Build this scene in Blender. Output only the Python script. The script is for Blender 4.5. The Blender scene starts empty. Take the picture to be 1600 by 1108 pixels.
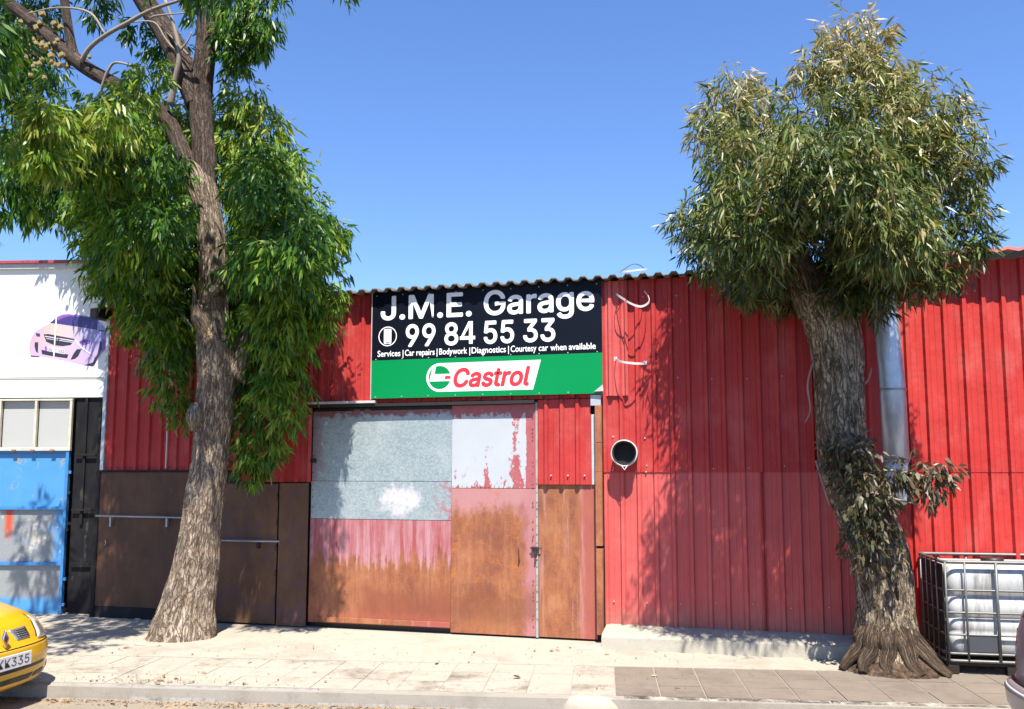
import bpy, bmesh, math, random
import numpy as np
from mathutils import Vector, Matrix, noise as mnoise
random.seed(7); rng = np.random.default_rng(7)
R = math.radians
SC = bpy.context.scene; COL = SC.collection

# ------------------------------------------------------------------ camera, sky, sun, exposure
FPX, PPX, PPY, HZ, EYE = 1400.0, 800.0, 590.0, 738.0, 2.0
PITCH = math.atan((HZ-PPY)/FPX); YAW = math.atan(FPX/5100.0)
CAMPOS = Vector((0.0, -10.7426, EYE))
cam = bpy.data.cameras.new('camera'); camo = bpy.data.objects.new('camera', cam); COL.objects.link(camo)
camo.location = CAMPOS; camo.rotation_euler = (R(90)+PITCH, 0, YAW)
cam.sensor_fit = 'HORIZONTAL'; cam.sensor_width = 36; cam.lens = FPX/1600*36
cam.shift_y = 36.0/1600; cam.clip_end = 2000
SC.camera = camo
SUN = Vector((0.40, -1.0, 1.78)).normalized()
world = bpy.data.worlds.new('World'); SC.world = world; world.use_nodes = True
wn = world.node_tree; wn.nodes.clear()
wo = wn.nodes.new('ShaderNodeOutputWorld'); wb = wn.nodes.new('ShaderNodeBackground')
sk = wn.nodes.new('ShaderNodeTexSky'); sk.sky_type = 'NISHITA'; sk.sun_disc = False
sk.sun_elevation = math.asin(SUN.z); sk.sun_rotation = math.atan2(SUN.x, SUN.y)
sk.air_density = 1.0; sk.dust_density = 0.3; sk.ozone_density = 3.0; sk.altitude = 50
wb.inputs['Strength'].default_value = 0.08
tn = wn.nodes.new('ShaderNodeMix'); tn.data_type = 'RGBA'; tn.blend_type = 'MULTIPLY'; tn.inputs[0].default_value = 1   # deep Mediterranean blue, whole sky alike
tn.inputs[7].default_value = (.90, 1.10, 1.45, 1); wn.links.new(sk.outputs[0], tn.inputs[6]); wn.links.new(tn.outputs[2], wb.inputs['Color']); wn.links.new(wb.outputs[0], wo.inputs['Surface'])
sl = bpy.data.lights.new('sun', 'SUN'); so = bpy.data.objects.new('sun', sl); COL.objects.link(so)
sl.energy = 5.0; sl.angle = R(0.53); sl.color = (1, .95, .86)
so.rotation_euler = SUN.to_track_quat('Z', 'Y').to_euler(); so.location = (4, -12, 20)
SC.view_settings.view_transform = 'Standard'; SC.view_settings.look = 'None'
SC.view_settings.exposure = 1.05; SC.view_settings.gamma = 1; SC.view_settings.use_curve_mapping = False

# ------------------------------------------------------------------ pixel -> place helpers (photo measured at 1600 x 1108)
_fh = Vector((-math.sin(YAW), math.cos(YAW), 0)); _r = Vector((math.cos(YAW), math.sin(YAW), 0))
_fw = _fh*math.cos(PITCH)+Vector((0, 0, 1))*math.sin(PITCH); _u = _r.cross(_fw)
def ray(px, py): return _fw*FPX+_r*(px-PPX)-_u*(py-PPY)
def W(px, py, Y=0.0):
    d = ray(px, py); return CAMPOS+d*((Y-CAMPOS.y)/d.y)
def Gd(px, py, Z=0.0):
    d = ray(px, py); return CAMPOS+d*((Z-CAMPOS.z)/d.z)
def mpp(p): return (Vector(p)-CAMPOS).dot(_fw)/FPX          # metres per photo pixel at a place
def WX(px, Y=0.0): return W(px, 700, Y).x
def WZ(px, py, Y=0.0): return W(px, py, Y).z
AST = R(9.7); SU = Vector((math.cos(AST), math.sin(AST), 0)); SV = Vector((-math.sin(AST), math.cos(AST), 0))
KP = Vector((-1.4, -2.62, 0))                                # a point on the kerb's top edge
def ST(u, v, z=0.0): return KP+SU*u+SV*v+Vector((0, 0, z))   # street frame: along the kerb, towards the wall

# ------------------------------------------------------------------ objects
OFF = {}
def tag(o, label=None, cat=None, group=None, kind=None):
    if label: o['label'] = label
    if cat: o['category'] = cat
    if group: o['group'] = group
    if kind: o['kind'] = kind
    return o
def thing(name, label, cat, loc=(0, 0, 0), rotz=0.0, group=None, local=False, rot=None):
    o = bpy.data.objects.new(name, None); COL.objects.link(o); o.empty_display_size = .2
    o.location = loc; o.rotation_euler = rot or (0, 0, rotz)
    OFF[o.name] = Vector((0, 0, 0)) if local else Vector(loc)
    return tag(o, label, cat, group)
class MB:
    def __init__(s): s.v = []; s.f = []; s.uv = {}; s.mi = []; s.cur = 0; s.sm = []; s.smooth = False
    def add(s, vs, fs, uvs=None):
        b = len(s.v); s.v += [tuple(x) for x in vs]
        for k, f in enumerate(fs):
            s.f.append(tuple(b+i for i in f)); s.mi.append(s.cur); s.sm.append(s.smooth)
            if uvs is not None: s.uv[len(s.f)-1] = [uvs[i] for i in f]
        return s
    def box(s, x0, x1, y0, y1, z0, z1):
        v = [(x, y, z) for z in (z0, z1) for y in (y0, y1) for x in (x0, x1)]
        return s.add(v, [(0, 2, 3, 1), (4, 5, 7, 6), (0, 1, 5, 4), (1, 3, 7, 5), (3, 2, 6, 7), (2, 0, 4, 6)])
    def obox(s, c, ax, ay, az):                      # oriented box: centre + three half-vectors
        c = Vector(c); v = [c+ax*i+ay*j+az*k for k in (-1, 1) for j in (-1, 1) for i in (-1, 1)]
        return s.add(v, [(0, 2, 3, 1), (4, 5, 7, 6), (0, 1, 5, 4), (1, 3, 7, 5), (3, 2, 6, 7), (2, 0, 4, 6)])
    def prism(s, poly, d):                           # polygon (3D pts) swept by vector d
        n = len(poly); d = Vector(d); a = [Vector(p) for p in poly]; b = [p+d for p in a]
        fs = [tuple(range(n))[::-1], tuple(range(n, 2*n))]+[(i, (i+1) % n, n+(i+1) % n, n+i) for i in range(n)]
        return s.add(a+b, fs)
    def tube(s, pts, rad, n=8, cap=True, flat=None, noisef=None, closed=False):
        pts = [Vector(p) for p in pts]; m = len(pts)
        if not hasattr(rad, '__len__'): rad = [rad]*m
        rings = []; uvs = []; L = 0; ref = None
        for i, p in enumerate(pts):
            if closed: t = (pts[(i+1) % m]-pts[i-1]).normalized()
            else: t = (pts[min(i+1, m-1)]-pts[max(i-1, 0)]).normalized()
            if ref is None:
                ref = t.cross(Vector((0, 1, 0)) if abs(t.y) < .9 else Vector((1, 0, 0))).normalized()
            ref = (ref-t*ref.dot(t)).normalized(); bn = t.cross(ref)
            if i: L += (p-pts[i-1]).length
            for k in range(n+0):
                a = 2*math.pi*k/n; r = rad[i]
                if noisef: r *= noisef(a, L, i)
                e = ref*math.cos(a)*r+bn*math.sin(a)*r*(flat if flat else 1)
                rings.append(p+e); uvs.append((k/n, L))
        fs = []; us = []
        segs = m if closed else m-1
        for i in range(segs):
            j = (i+1) % m
            for k in range(n):
                k2 = (k+1) % n
                fs.append((i*n+k, i*n+k2, j*n+k2, j*n+k))
        b = len(s.v); s.v += [tuple(x) for x in rings]
        for q, f in enumerate(fs):
            s.f.append(tuple(b+i for i in f)); s.mi.append(s.cur); s.sm.append(True)
            k = q % n; uu = [uvs[i] for i in f]
            if k == n-1: uu = [uu[0], (1.0, uu[1][1]), (1.0, uu[2][1]), uu[3]]
            s.uv[len(s.f)-1] = uu
        if cap and not closed:
            s.f.append(tuple(b+k for k in range(n))[::-1]); s.mi.append(s.cur); s.sm.append(False)
            s.f.append(tuple(b+(m-1)*n+k for k in range(n))); s.mi.append(s.cur); s.sm.append(False)
        return s
    def build(s, name, mats, parent=None, bevel=0.0, uvbox=False, kind=None, label=None, subsurf=0):
        me = bpy.data.meshes.new(name)
        off = OFF.get(parent.name, Vector((0, 0, 0))) if parent else Vector((0, 0, 0))
        vs = [(a-off.x, b-off.y, c-off.z) for a, b, c in s.v]
        me.from_pydata(vs, [], s.f)
        if not isinstance(mats, (list, tuple)): mats = [mats]
        for m in mats: me.materials.append(m)
        me.polygons.foreach_set('material_index', s.mi); me.polygons.foreach_set('use_smooth', s.sm)
        if uvbox and vs:
            a = np.array(vs); lo = a.min(0); hi = a.max(0); d = np.maximum(hi-lo, 1e-6)
            ul = me.uv_layers.new(name='UVMap'); li = np.empty(len(me.loops), dtype=np.int32); me.loops.foreach_get('vertex_index', li)
            ul.data.foreach_set('uv', ((a[li]-lo)/d)[:, [0, 2]].ravel())
        elif s.uv:
            ul = me.uv_layers.new(name='UVMap')
            for pi, uu in s.uv.items():
                p = me.polygons[pi]
                for k, li in enumerate(p.loop_indices): ul.data[li].uv = uu[k]
        me.validate(); me.update()
        o = bpy.data.objects.new(name, me); COL.objects.link(o)
        if parent: o.parent = parent; OFF[o.name] = off
        if bevel:
            b = o.modifiers.new('bevel', 'BEVEL'); b.width = bevel; b.segments = 2; b.limit_method = 'ANGLE'; b.angle_limit = R(35)
        if subsurf:
            b = o.modifiers.new('sub', 'SUBSURF'); b.levels = subsurf; b.render_levels = subsurf
        if kind: o['kind'] = kind
        if label: o['label'] = label
        return o
def dup(o, parent, loc=None, name=None):
    c = o.copy(); COL.objects.link(c); c.parent = parent
    if loc is not None: c.location = loc
    return c

# ------------------------------------------------------------------ material kit
class G:
    def __init__(s, name):
        s.m = bpy.data.materials.new(name); s.m.use_nodes = True; s.t = s.m.node_tree
        s.b = s.t.nodes['Principled BSDF']; s.o = s.t.nodes['Material Output']; s._tc = None
    def n(s, ty, **k):
        x = s.t.nodes.new(ty)
        for a, b in k.items(): setattr(x, a, b)
        return x
    def l(s, a, b):
        if hasattr(a, 'is_output'): s.t.links.new(a, b)
        else:
            try: b.default_value = a
            except Exception: b.default_value = tuple(a)+(1,) if len(a) == 3 else a
    def tc(s, k='Object'):
        if s._tc is None: s._tc = s.n('ShaderNodeTexCoord')
        return s._tc.outputs[k]
    def map(s, v, sc=(1, 1, 1), loc=(0, 0, 0)):
        x = s.n('ShaderNodeMapping'); s.l(v, x.inputs['Vector']); x.inputs['Scale'].default_value = sc; x.inputs['Location'].default_value = loc
        return x.outputs[0]
    def noise(s, scale=5, detail=5, rough=.6, k='Object', sc=None, loc=(0, 0, 0), dist=0):
        v = s.tc(k)
        if sc or loc != (0, 0, 0): v = s.map(v, sc or (1, 1, 1), loc)
        x = s.n('ShaderNodeTexNoise'); s.l(v, x.inputs['Vector']); x.inputs['Scale'].default_value = scale
        x.inputs['Detail'].default_value = detail; x.inputs['Roughness'].default_value = rough; x.inputs['Distortion'].default_value = dist
        return x.outputs['Fac']
    def voro(s, scale=5, k='Object', sc=None, feature='F1', out='Distance'):
        v = s.tc(k)
        if sc: v = s.map(v, sc)
        x = s.n('ShaderNodeTexVoronoi', feature=feature); s.l(v, x.inputs['Vector']); x.inputs['Scale'].default_value = scale
        return x.outputs[out]
    def ramp(s, f, pts):
        x = s.n('ShaderNodeValToRGB'); s.l(f, x.inputs[0]); e = x.color_ramp.elements
        while len(e) < len(pts): e.new(.5)
        for q, (p, c) in zip(e, pts):
            q.position = p; q.color = (c, c, c, 1) if not hasattr(c, '__len__') else tuple(c)+(1,)
        return x.outputs[0]
    def st(s, f, a, b): return s.ramp(f, [(a, 0.0), (b, 1.0)])
    def mix(s, f, a, b, mode='MIX'):
        x = s.n('ShaderNodeMix', data_type='RGBA', blend_type=mode); s.l(f, x.inputs[0]); s.l(a, x.inputs[6]); s.l(b, x.inputs[7])
        return x.outputs[2]
    def mth(s, op, a, b=0.0, c=None):
        x = s.n('ShaderNodeMath', operation=op); s.l(a, x.inputs[0]); s.l(b, x.inputs[1])
        if c is not None: s.l(c, x.inputs[2])
        return x.outputs[0]
    def sep(s, v):
        x = s.n('ShaderNodeSeparateXYZ'); s.l(v, x.inputs[0]); return x.outputs
    def uv(s): return s.sep(s.tc('UV'))
    def attr(s, nm):
        x = s.n('ShaderNodeAttribute', attribute_name=nm); return x.outputs['Fac']
    def bump(s, h, strength=.3, dist=.01):
        x = s.n('ShaderNodeBump'); s.l(h, x.inputs['Height']); x.inputs['Strength'].default_value = strength; x.inputs['Distance'].default_value = dist
        s.l(x.outputs[0], s.b.inputs['Normal']); return x.outputs[0]
    def set(s, base=None, rough=None, metal=None, spec=None):
        if base is not None: s.l(base, s.b.inputs['Base Color'])
        if rough is not None: s.l(rough, s.b.inputs['Roughness'])
        if metal is not None: s.l(metal, s.b.inputs['Metallic'])
        if spec is not None: s.l(spec, s.b.inputs['Specular IOR Level'])
        return s.m
def plain(name, col, rough=.5, metal=0.0, var=.12, scale=6, bump=0.0, spec=.5, dirt=None, dirtamt=.5):
    g = G(name); f = g.noise(scale, 6)
    c = g.mix(f, tuple(x*(1-var) for x in col), tuple(min(1, x*(1+var)) for x in col))
    if dirt is not None: c = g.mix(g.mth('MULTIPLY', g.st(g.noise(scale*.7, 7, .7, loc=(3, 1, 7)), .45, .75), dirtamt), c, dirt)
    if bump: g.bump(g.noise(scale*8, 5), bump, .004)
    return g.set(c, rough, metal, spec)

def m_red(name, a, b, dirt=.35):
    g = G(name)
    big = g.noise(1.3, 4); c = g.mix(g.st(big, .3, .7), a, b)
    st = g.noise(3, 6, .65, sc=(6, 6, .35)); c = g.mix(g.mth('MULTIPLY', g.st(st, .52, .8), dirt), c, (.20, .055, .05))
    pale = g.noise(2.2, 5, .6, sc=(1.5, 1, .8), loc=(5, 2, 1)); c = g.mix(g.mth('MULTIPLY', g.st(pale, .5, .75), .35), c, (.55, .17, .15))
    sp = g.noise(70, 2, .5); c = g.mix(g.mth('MULTIPLY', g.st(sp, .74, .77), .6), c, (.6, .4, .36))
    z = g.sep(g.tc('Object'))[2]; sp2 = g.mth('ADD', z, g.mth('MULTIPLY', g.noise(6, 6, .7), .5)); c = g.mix(g.mth('MULTIPLY', g.ramp(sp2, [(.50, 1.0), (.78, 0.0)]), .45), c, (.30, .16, .12))   # mud splash near the ground
    g.bump(g.noise(3.2, 3), .4, .03)
    return g.set(c, g.mix(big, (.58,)*3, (.46,)*3), 0, .18)
M_RED = m_red('red_painted_sheet', (.36, .030, .029), (.42, .042, .038), .45)
M_RED_LOW = m_red('faded_red_sheet', (.45, .075, .068), (.52, .10, .09), .22)
M_RED_BRIGHT = m_red('bright_red_sheet', (.41, .030, .026), (.47, .042, .034), .35)
def m_conc(name, a, b, stain, amt=.5, scale=1.0):
    g = G(name); c = g.mix(g.noise(2.5*scale, 8, .65), a, b)
    c = g.mix(g.mth('MULTIPLY', g.st(g.noise(.9*scale, 7, .7, loc=(4, 2, 0)), .50, .68), amt), c, stain)
    c = g.mix(g.mth('MULTIPLY', g.st(g.noise(45, 3, .6), .60, .72), .35), c, stain)
    c = g.mix(g.mth('MULTIPLY', g.st(g.noise(5*scale, 9, .75, loc=(7, 1, 2)), .54, .66), amt*.7), c, tuple(x*.9 for x in stain))
    wv = g.n('ShaderNodeTexVoronoi', feature='DISTANCE_TO_EDGE'); vv = g.n('ShaderNodeVectorMath', operation='ADD'); g.l(g.tc('Object'), vv.inputs[0])
    nn = g.n('ShaderNodeTexNoise'); nn.inputs['Scale'].default_value = 3; g.l(g.tc('Object'), nn.inputs['Vector']); g.l(nn.outputs['Color'], vv.inputs[1]); g.l(vv.outputs[0], wv.inputs['Vector']); wv.inputs['Scale'].default_value = .75*scale
    c = g.mix(g.mth('MULTIPLY', g.ramp(wv.outputs['Distance'], [(.0, 1.0), (.007, 0.0)]), g.mth('MULTIPLY', g.st(g.noise(1.1, 3, loc=(9, 9, 1)), .56, .62), .6 if name == 'pale_concrete' else 0.0)), c, tuple(x*.45 for x in stain))
    h = g.noise(60, 4); g.bump(h, .35, .006)
    return g.set(c, .85, 0, .25)
M_PAVE = m_conc('pale_concrete', (0.341, 0.304, 0.242), (0.407, 0.364, 0.294), (0.208, 0.170, 0.128), .5, 1.0)
M_TILE = m_conc('brown_paving_tile', (0.166, 0.133, 0.102), (0.242, 0.199, 0.157), (0.109, 0.085, 0.065), .6, 1.1)
M_TILE_PALE = m_conc('cream_paving_tile', (0.341, 0.300, 0.237), (0.407, 0.358, 0.290), (0.237, 0.194, 0.141), .45, 1.3)
M_TILE_STAIN = m_conc('stained_paving_tile', (0.341, 0.300, 0.237), (0.407, 0.358, 0.290), (0.134, 0.109, 0.080), .9, 1.6)
M_JOINT = m_conc('mortar_joint', (0.284, 0.254, 0.211), (0.327, 0.292, 0.245), (0.172, 0.138, 0.103), .5)
M_KERB = m_conc('kerb_stone', (0.224, 0.206, 0.185), (0.310, 0.292, 0.262), (0.073, 0.065, 0.052), .8, 4)
def m_kerbd():
    g = G('weathered_kerb_stone'); n = g.noise(6, 8, .72); c = g.ramp(n, [(.36, (.035, .030, .024)), (.48, (.12, .105, .085)), (.56, (.25, .225, .185)), (.66, (.42, .40, .36))])
    g.bump(g.noise(40, 5), .5, .01); return g.set(c, .9, 0, .2)
M_KERB_DARK = m_kerbd()
M_SOIL = plain('dark_joint_soil', (.05, .042, .034), .95)
M_PLINTH = m_conc('rough_plinth_concrete', (0.327, 0.301, 0.241), (0.387, 0.353, 0.292), (0.206, 0.181, 0.133), .45, 2.5)
M_ROAD = m_conc('worn_asphalt', (.085, .08, .074), (.12, .112, .10), (.15, .12, .085), .5, .8)
M_SAND = m_conc('gutter_sand', (0.204, 0.170, 0.132), (0.281, 0.234, 0.178), (0.357, 0.255, 0.153), .8, 2.5)
M_GROUND = m_conc('dry_ground', (.095, .085, .07), (.125, .11, .09), (.08, .07, .055), .5, .3)
def m_white_wall():
    g = G('white_painted_wall'); c = g.mix(g.noise(3, 5), (.74, .74, .72), (.80, .80, .78))
    c = g.mix(g.mth('MULTIPLY', g.st(g.noise(2, 6, .7, sc=(8, 8, .4)), .6, .85), .25), c, (.5, .48, .42))
    g.bump(g.noise(30, 3), .05, .003); return g.set(c, .55, 0, .3)
M_WHITE = m_white_wall()
def m_rust(name, kind):
    g = G(name); u, v, _ = g.uv()
    n1 = g.noise(1.9, 9, .72, sc=(1.25, 1, .7)); n2 = g.noise(9, 8, .72, loc=(2, 5, 1), sc=(1.2, 1, .6)); dr = g.noise(1.6, 5, .7, sc=(26, 1, 1.1), loc=(3, 3, 3)); stk = g.noise(2.4, 6, .7, sc=(4.5, 1, .3)); fine = g.noise(60, 4, .7)
    rust = g.ramp(n1, [(.26, (.10, .032, .020)), (.42, (.20, .062, .030)), (.53, (.29, .100, .038)), (.64, (.35, .145, .062)), (.76, (.31, .14, .10))])
    rust = g.mix(g.mth('MULTIPLY', g.st(n2, .50, .70), .6), rust, (.17, .052, .028)); rust = g.mix(g.mth('MULTIPLY', g.st(stk, .50, .72), .45), rust, (.40, .19, .11)); rust = g.mix(g.mth('MULTIPLY', g.st(dr, .50, .66), .40), rust, (.19, .06, .032)); rust = g.mix(g.mth('MULTIPLY', g.st(g.noise(130, 3, .7), .52, .70), .35), rust, (.46, .26, .17))
    rust = g.mix(g.mth('MULTIPLY', g.st(fine, .55, .75), .35), rust, (.46, .24, .14))
    pink = g.mix(g.st(g.mth('ADD', g.mth('MULTIPLY', stk, .7), g.mth('MULTIPLY', n1, .3)), .42, .58), (.30, .065, .066), (.40, .205, .225)); pink = g.mix(g.mth('MULTIPLY', g.st(n2, .55, .7), .4), pink, (.28, .11, .08))
    if kind == 'lower':
        vv = g.mth('ADD', v, g.mth('MULTIPLY', g.mth('SUBTRACT', stk, .5), .75))
        vv = g.mth('ADD', vv, g.mth('MULTIPLY', g.mth('SUBTRACT', n1, .5), .6))
        c = g.mix(g.st(vv, .60, .66), rust, pink)
        lo = g.mth('ADD', g.mth('SUBTRACT', .62, v), g.mth('MULTIPLY', g.mth('SUBTRACT', n1, .5), .8))
        lo = g.mth('MULTIPLY', g.st(lo, .25, .36), g.st(u, .30, .42))
        c = g.mix(g.mth('MULTIPLY', lo, .75), c, (.21, .058, .032))
        bt = g.mth('ADD', v, g.mth('MULTIPLY', g.mth('SUBTRACT', n2, .5), .15))
        c = g.mix(g.mth('MULTIPLY', g.st(bt, .16, .04), 1.0) if False else g.mth('MULTIPLY', g.ramp(bt, [(.03, 1.0), (.13, 0.0)]), .6), c, (.36, .095, .065))
    elif kind == 'orange':
        vv = g.mth('ADD', v, g.mth('MULTIPLY', g.mth('SUBTRACT', n1, .5), .7))
        c = g.mix(g.mth('MULTIPLY', g.st(vv, .80, .90), .9), rust, (.40, .19, .19))
        c = g.mix(g.mth('MULTIPLY', g.st(g.mth('ADD', u, g.mth('MULTIPLY', g.mth('SUBTRACT', n2, .5), .25)), .84, .92), .85), c, (.38, .16, .17))
        c = g.mix(g.mth('MULTIPLY', g.st(g.noise(4, 6, .7, sc=(1, 1, 1.6), loc=(7, 7, 7)), .56, .66), .7), c, (.40, .13, .028))
        bt = g.mth('ADD', v, g.mth('MULTIPLY', g.mth('SUBTRACT', n1, .5), .4))
        c = g.mix(g.mth('MULTIPLY', g.ramp(bt, [(.05, 0.0), (.15, 1.0), (.26, 1.0), (.36, 0.0)]), .6), c, (.17, .055, .025))
    elif kind == 'side':
        c = g.mix(g.mth('MULTIPLY', g.st(g.mth('ADD', u, g.mth('MULTIPLY', g.mth('SUBTRACT', n2, .5), .22)), .68, .76), .75), rust, (.33, .085, .07))
        c = g.mix(g.mth('MULTIPLY', g.st(stk, .55, .68), .55), c, (.42, .22, .2))
    elif kind == 'dark':
        c = g.mix(g.st(n1, .35, .65), (.062, .028, .016), (.12, .052, .027))
        c = g.mix(g.mth('MULTIPLY', g.st(n2, .55, .75), .4), c, (.18, .09, .05))
    elif kind == 'dark2':
        c = g.mix(g.st(n1, .35, .65), (.088, .042, .023), (.165, .082, .038))
        c = g.mix(g.mth('MULTIPLY', g.st(g.noise(3, 4, loc=(1, 9, 2)), .5, .62), .6), c, (.10, .05, .065))
    else: c = rust
    g.bump(g.mth('ADD', fine, g.mth('MULTIPLY', n2, .7)), .35, .004)
    return g.set(c, .62, 0, .35)
M_RUST_LOW = m_rust('rust_with_primer_streaks', 'lower'); M_RUST_OR = m_rust('orange_rust', 'orange')
M_RUST_SIDE = m_rust('rust_and_red_primer', 'side'); M_RUST_DARK = m_rust('dark_brown_rust', 'dark'); M_RUST_DARK2 = m_rust('brown_rust_patched', 'dark2')
M_RUST = m_rust('plain_rust', 'plain')
def m_galv(name, kind):
    g = G(name); u, v, _ = g.uv()
    sp = g.voro(55, out='Color'); sp = g.sep(sp)[0]
    c = g.mix(sp, (.21, .26, .27), (.43, .485, .485)); c = g.mix(g.noise(40, 5, .7), c, (.30, .355, .365))
    n1 = g.noise(7, 7, .7); c = g.mix(g.mth('MULTIPLY', g.st(g.noise(1.6, 6), .5, .7), .45), c, (.50, .53, .52))
    red = (.23, .055, .06)
    w = g.mth('MULTIPLY', g.mth('SUBTRACT', n1, .5), .5)
    if kind == 'top':
        c = g.mix(g.mth('MULTIPLY', g.st(g.mth('ADD', v, w), .90, .96), .9), c, red)
        c = g.mix(g.mth('MULTIPLY', g.ramp(g.mth('ADD', u, g.mth('MULTIPLY', w, .6)), [(.02, 1.0), (.10, 0.0)]), .7), c, (.25, .14, .16))
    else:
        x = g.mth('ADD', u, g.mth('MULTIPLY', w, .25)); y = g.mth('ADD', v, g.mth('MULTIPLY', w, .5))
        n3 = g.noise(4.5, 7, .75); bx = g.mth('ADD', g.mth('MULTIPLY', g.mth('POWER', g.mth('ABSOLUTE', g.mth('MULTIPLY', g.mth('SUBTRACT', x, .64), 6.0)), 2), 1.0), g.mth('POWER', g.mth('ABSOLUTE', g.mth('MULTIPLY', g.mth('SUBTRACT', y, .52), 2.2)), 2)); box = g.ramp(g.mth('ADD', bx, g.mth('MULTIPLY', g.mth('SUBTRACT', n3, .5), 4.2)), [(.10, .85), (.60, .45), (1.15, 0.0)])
        c = g.mix(box, c, g.mix(g.st(n1, .46, .66), (.74, .71, .71), (.60, .42, .44)))  # ragged pinkish white patch mixed into the sheet colour
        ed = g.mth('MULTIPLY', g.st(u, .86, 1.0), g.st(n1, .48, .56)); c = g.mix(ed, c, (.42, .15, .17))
    g.bump(g.noise(9, 3), .12, .01)
    return g.set(c, g.mix(sp, (.38,)*3, (.55,)*3), .35, .5)
M_GALV = m_galv('galvanised_sheet', 'top'); M_GALV2 = m_galv('galvanised_sheet_with_white_patch', 'mid')
def m_flake():
    g = G('flaking_white_paint_on_red'); u, v, _ = g.uv()
    n = g.noise(5, 9, .75, sc=(1.4, 1, .8)); n2 = g.noise(16, 6, .7)
    red = g.mix(n2, (.28, .05, .055), (.40, .13, .14)); wht = g.mix(g.noise(3, 5), (.36, .385, .41), (.44, .46, .48))
    t = g.mth('ADD', n, g.mth('MULTIPLY', n2, .25))
    band = g.ramp(g.mth('ADD', u, g.mth('MULTIPLY', g.mth('SUBTRACT', n2, .5), .12)), [(.70, 0.0), (.75, .16), (.80, .16), (.84, 0.0)])
    band2 = g.mth('MULTIPLY', g.ramp(u, [(.38, 0.0), (.41, .13), (.43, .13), (.46, 0.0)]), g.ramp(v, [(0, 1.0), (.55, 1.0), (.62, 0.0)]))
    top = g.mth('MULTIPLY', g.st(v, .80, .97), .34)
    rgt = g.mth('MULTIPLY', g.st(u, .88, .94), .6); bl = g.mth('MULTIPLY', g.ramp(v, [(0.0, .14), (.35, 0.0)]), 1.0)
    t = g.mth('ADD', g.mth('ADD', g.mth('ADD', t, band), g.mth('ADD', band2, top)), g.mth('ADD', rgt, bl))
    c = g.mix(g.st(t, .76, .79), wht, red)
    g.bump(t, .3, .003)
    return g.set(c, .5, 0, .4)
M_FLAKE = m_flake()
def m_blue(name, kind):
    g = G(name); u, v, _ = g.uv(); n = g.noise(2.6, 8, .7); n2 = g.noise(10, 7, .7)
    blue = g.mix(g.noise(3, 5), (.04, .19, .42), (.085, .28, .52)); grey = g.mix(g.noise(50, 4), (.17, .18, .185), (.29, .30, .30))
    if kind == 'top': f = g.st(g.mth('ADD', n, g.mth('MULTIPLY', n2, .2)), .665, .68)
    elif kind == 'mid':
        f = g.mth('MULTIPLY', g.st(g.mth('ADD', n, g.mth('MULTIPLY', n2, .3)), .50, .60), g.ramp(u, [(.90, 1.0), (.96, 0.0)]))
        f = g.mth('MAXIMUM', f, g.ramp(u, [(.55, 1.0), (.80, 0.0)]))
    else: f = g.st(g.mth('ADD', v, g.mth('MULTIPLY', g.mth('SUBTRACT', n, .5), .4)), .28, .42)
    c = g.mix(f, blue, grey)
    if kind == 'mid':
        c = g.mix(g.mth('MULTIPLY', g.st(g.noise(3, 6, .7, loc=(8, 3, 3)), .55, .62), .7), c, (.55, .50, .42))
        rd = g.mth('MULTIPLY', g.ramp(u, [(.50, 0.0), (.535, 1.0), (.56, 1.0), (.60, 0.0)]), g.st(g.mth('MULTIPLY', v, n2), .22, .3))
        c = g.mix(rd, c, (.45, .07, .03))
    g.bump(n2, .15, .004); return g.set(c, .5, 0, .4)
M_BLUE_T = m_blue('blue_paint', 'top'); M_BLUE_M = m_blue('blue_paint_worn_to_grey', 'mid'); M_BLUE_B = m_blue('grey_with_blue_overspray', 'low')
M_BLUE = plain('blue_gate_frame', (.03, .18, .43), .45, 0, .2, 8, dirt=(.16, .10, .06), dirtamt=.4)
M_CREAMF = plain('cream_painted_steel', (0.527, 0.493, 0.408), .5, 0, .08, 9, dirt=(0.212, 0.093, 0.034), dirtamt=.45)
M_FROST = plain('pale_grey_panel', (0.378, 0.378, 0.361), .5, 0, .05, 2, 0, .2)
def m_black():
    g = G('black_gate_paint'); n = g.noise(3, 7, .7, sc=(1, 1, .5)); c = g.mix(g.st(n, .35, .7), (.007, .007, .009), (.020, .018, .017))
    c = g.mix(g.mth('MULTIPLY', g.st(g.noise(2, 6, .7, loc=(1, 4, 9), sc=(2, 1, .7)), .60, .72), .6), c, (.15, .12, .09))
    g.bump(n, .2, .005); return g.set(c, .6, 0, .15)
M_BLACK = m_black()
M_MATTK = plain('matt_black', (.012, .011, .011), .9)
M_STEEL = plain('bare_steel', (.34, .35, .37), .42, .6, .2, 12, dirt=(.15, .09, .06), dirtamt=.4)
M_FLASH = plain('grey_flashing', (.42, .46, .49), .5, .2, .12, 5, dirt=(.25, .17, .12), dirtamt=.4)
M_WSTEEL = plain('white_steel', (0.465, 0.465, 0.450), .5, 0, .1, 8, dirt=(0.225, 0.120, 0.068), dirtamt=.5)
def m_flue():
    g = G('galvanised_flue'); sp = g.noise(9, 6, .65, sc=(2.5, 2.5, .8)); c = g.mix(sp, (.26, .31, .38), (.55, .60, .67))
    c = g.mix(g.mth('MULTIPLY', g.st(g.noise(5, 7, .7, sc=(3, 3, .5), loc=(2, 2, 2)), .55, .7), .6), c, (.64, .66, .69))
    g.bump(g.noise(6, 4), .15, .01); return g.set(c, .4, .55, .5)
M_FLUE = m_flue()
M_ROOF = plain('weathered_roof_sheet', (.155, .13, .105), .85, 0, .3, 7, .4, .2, dirt=(.27, .23, .18), dirtamt=.6)
M_ROOFR = plain('red_ridge_flashing', (.55, .17, .14), .5, 0, .12, 5)
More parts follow.
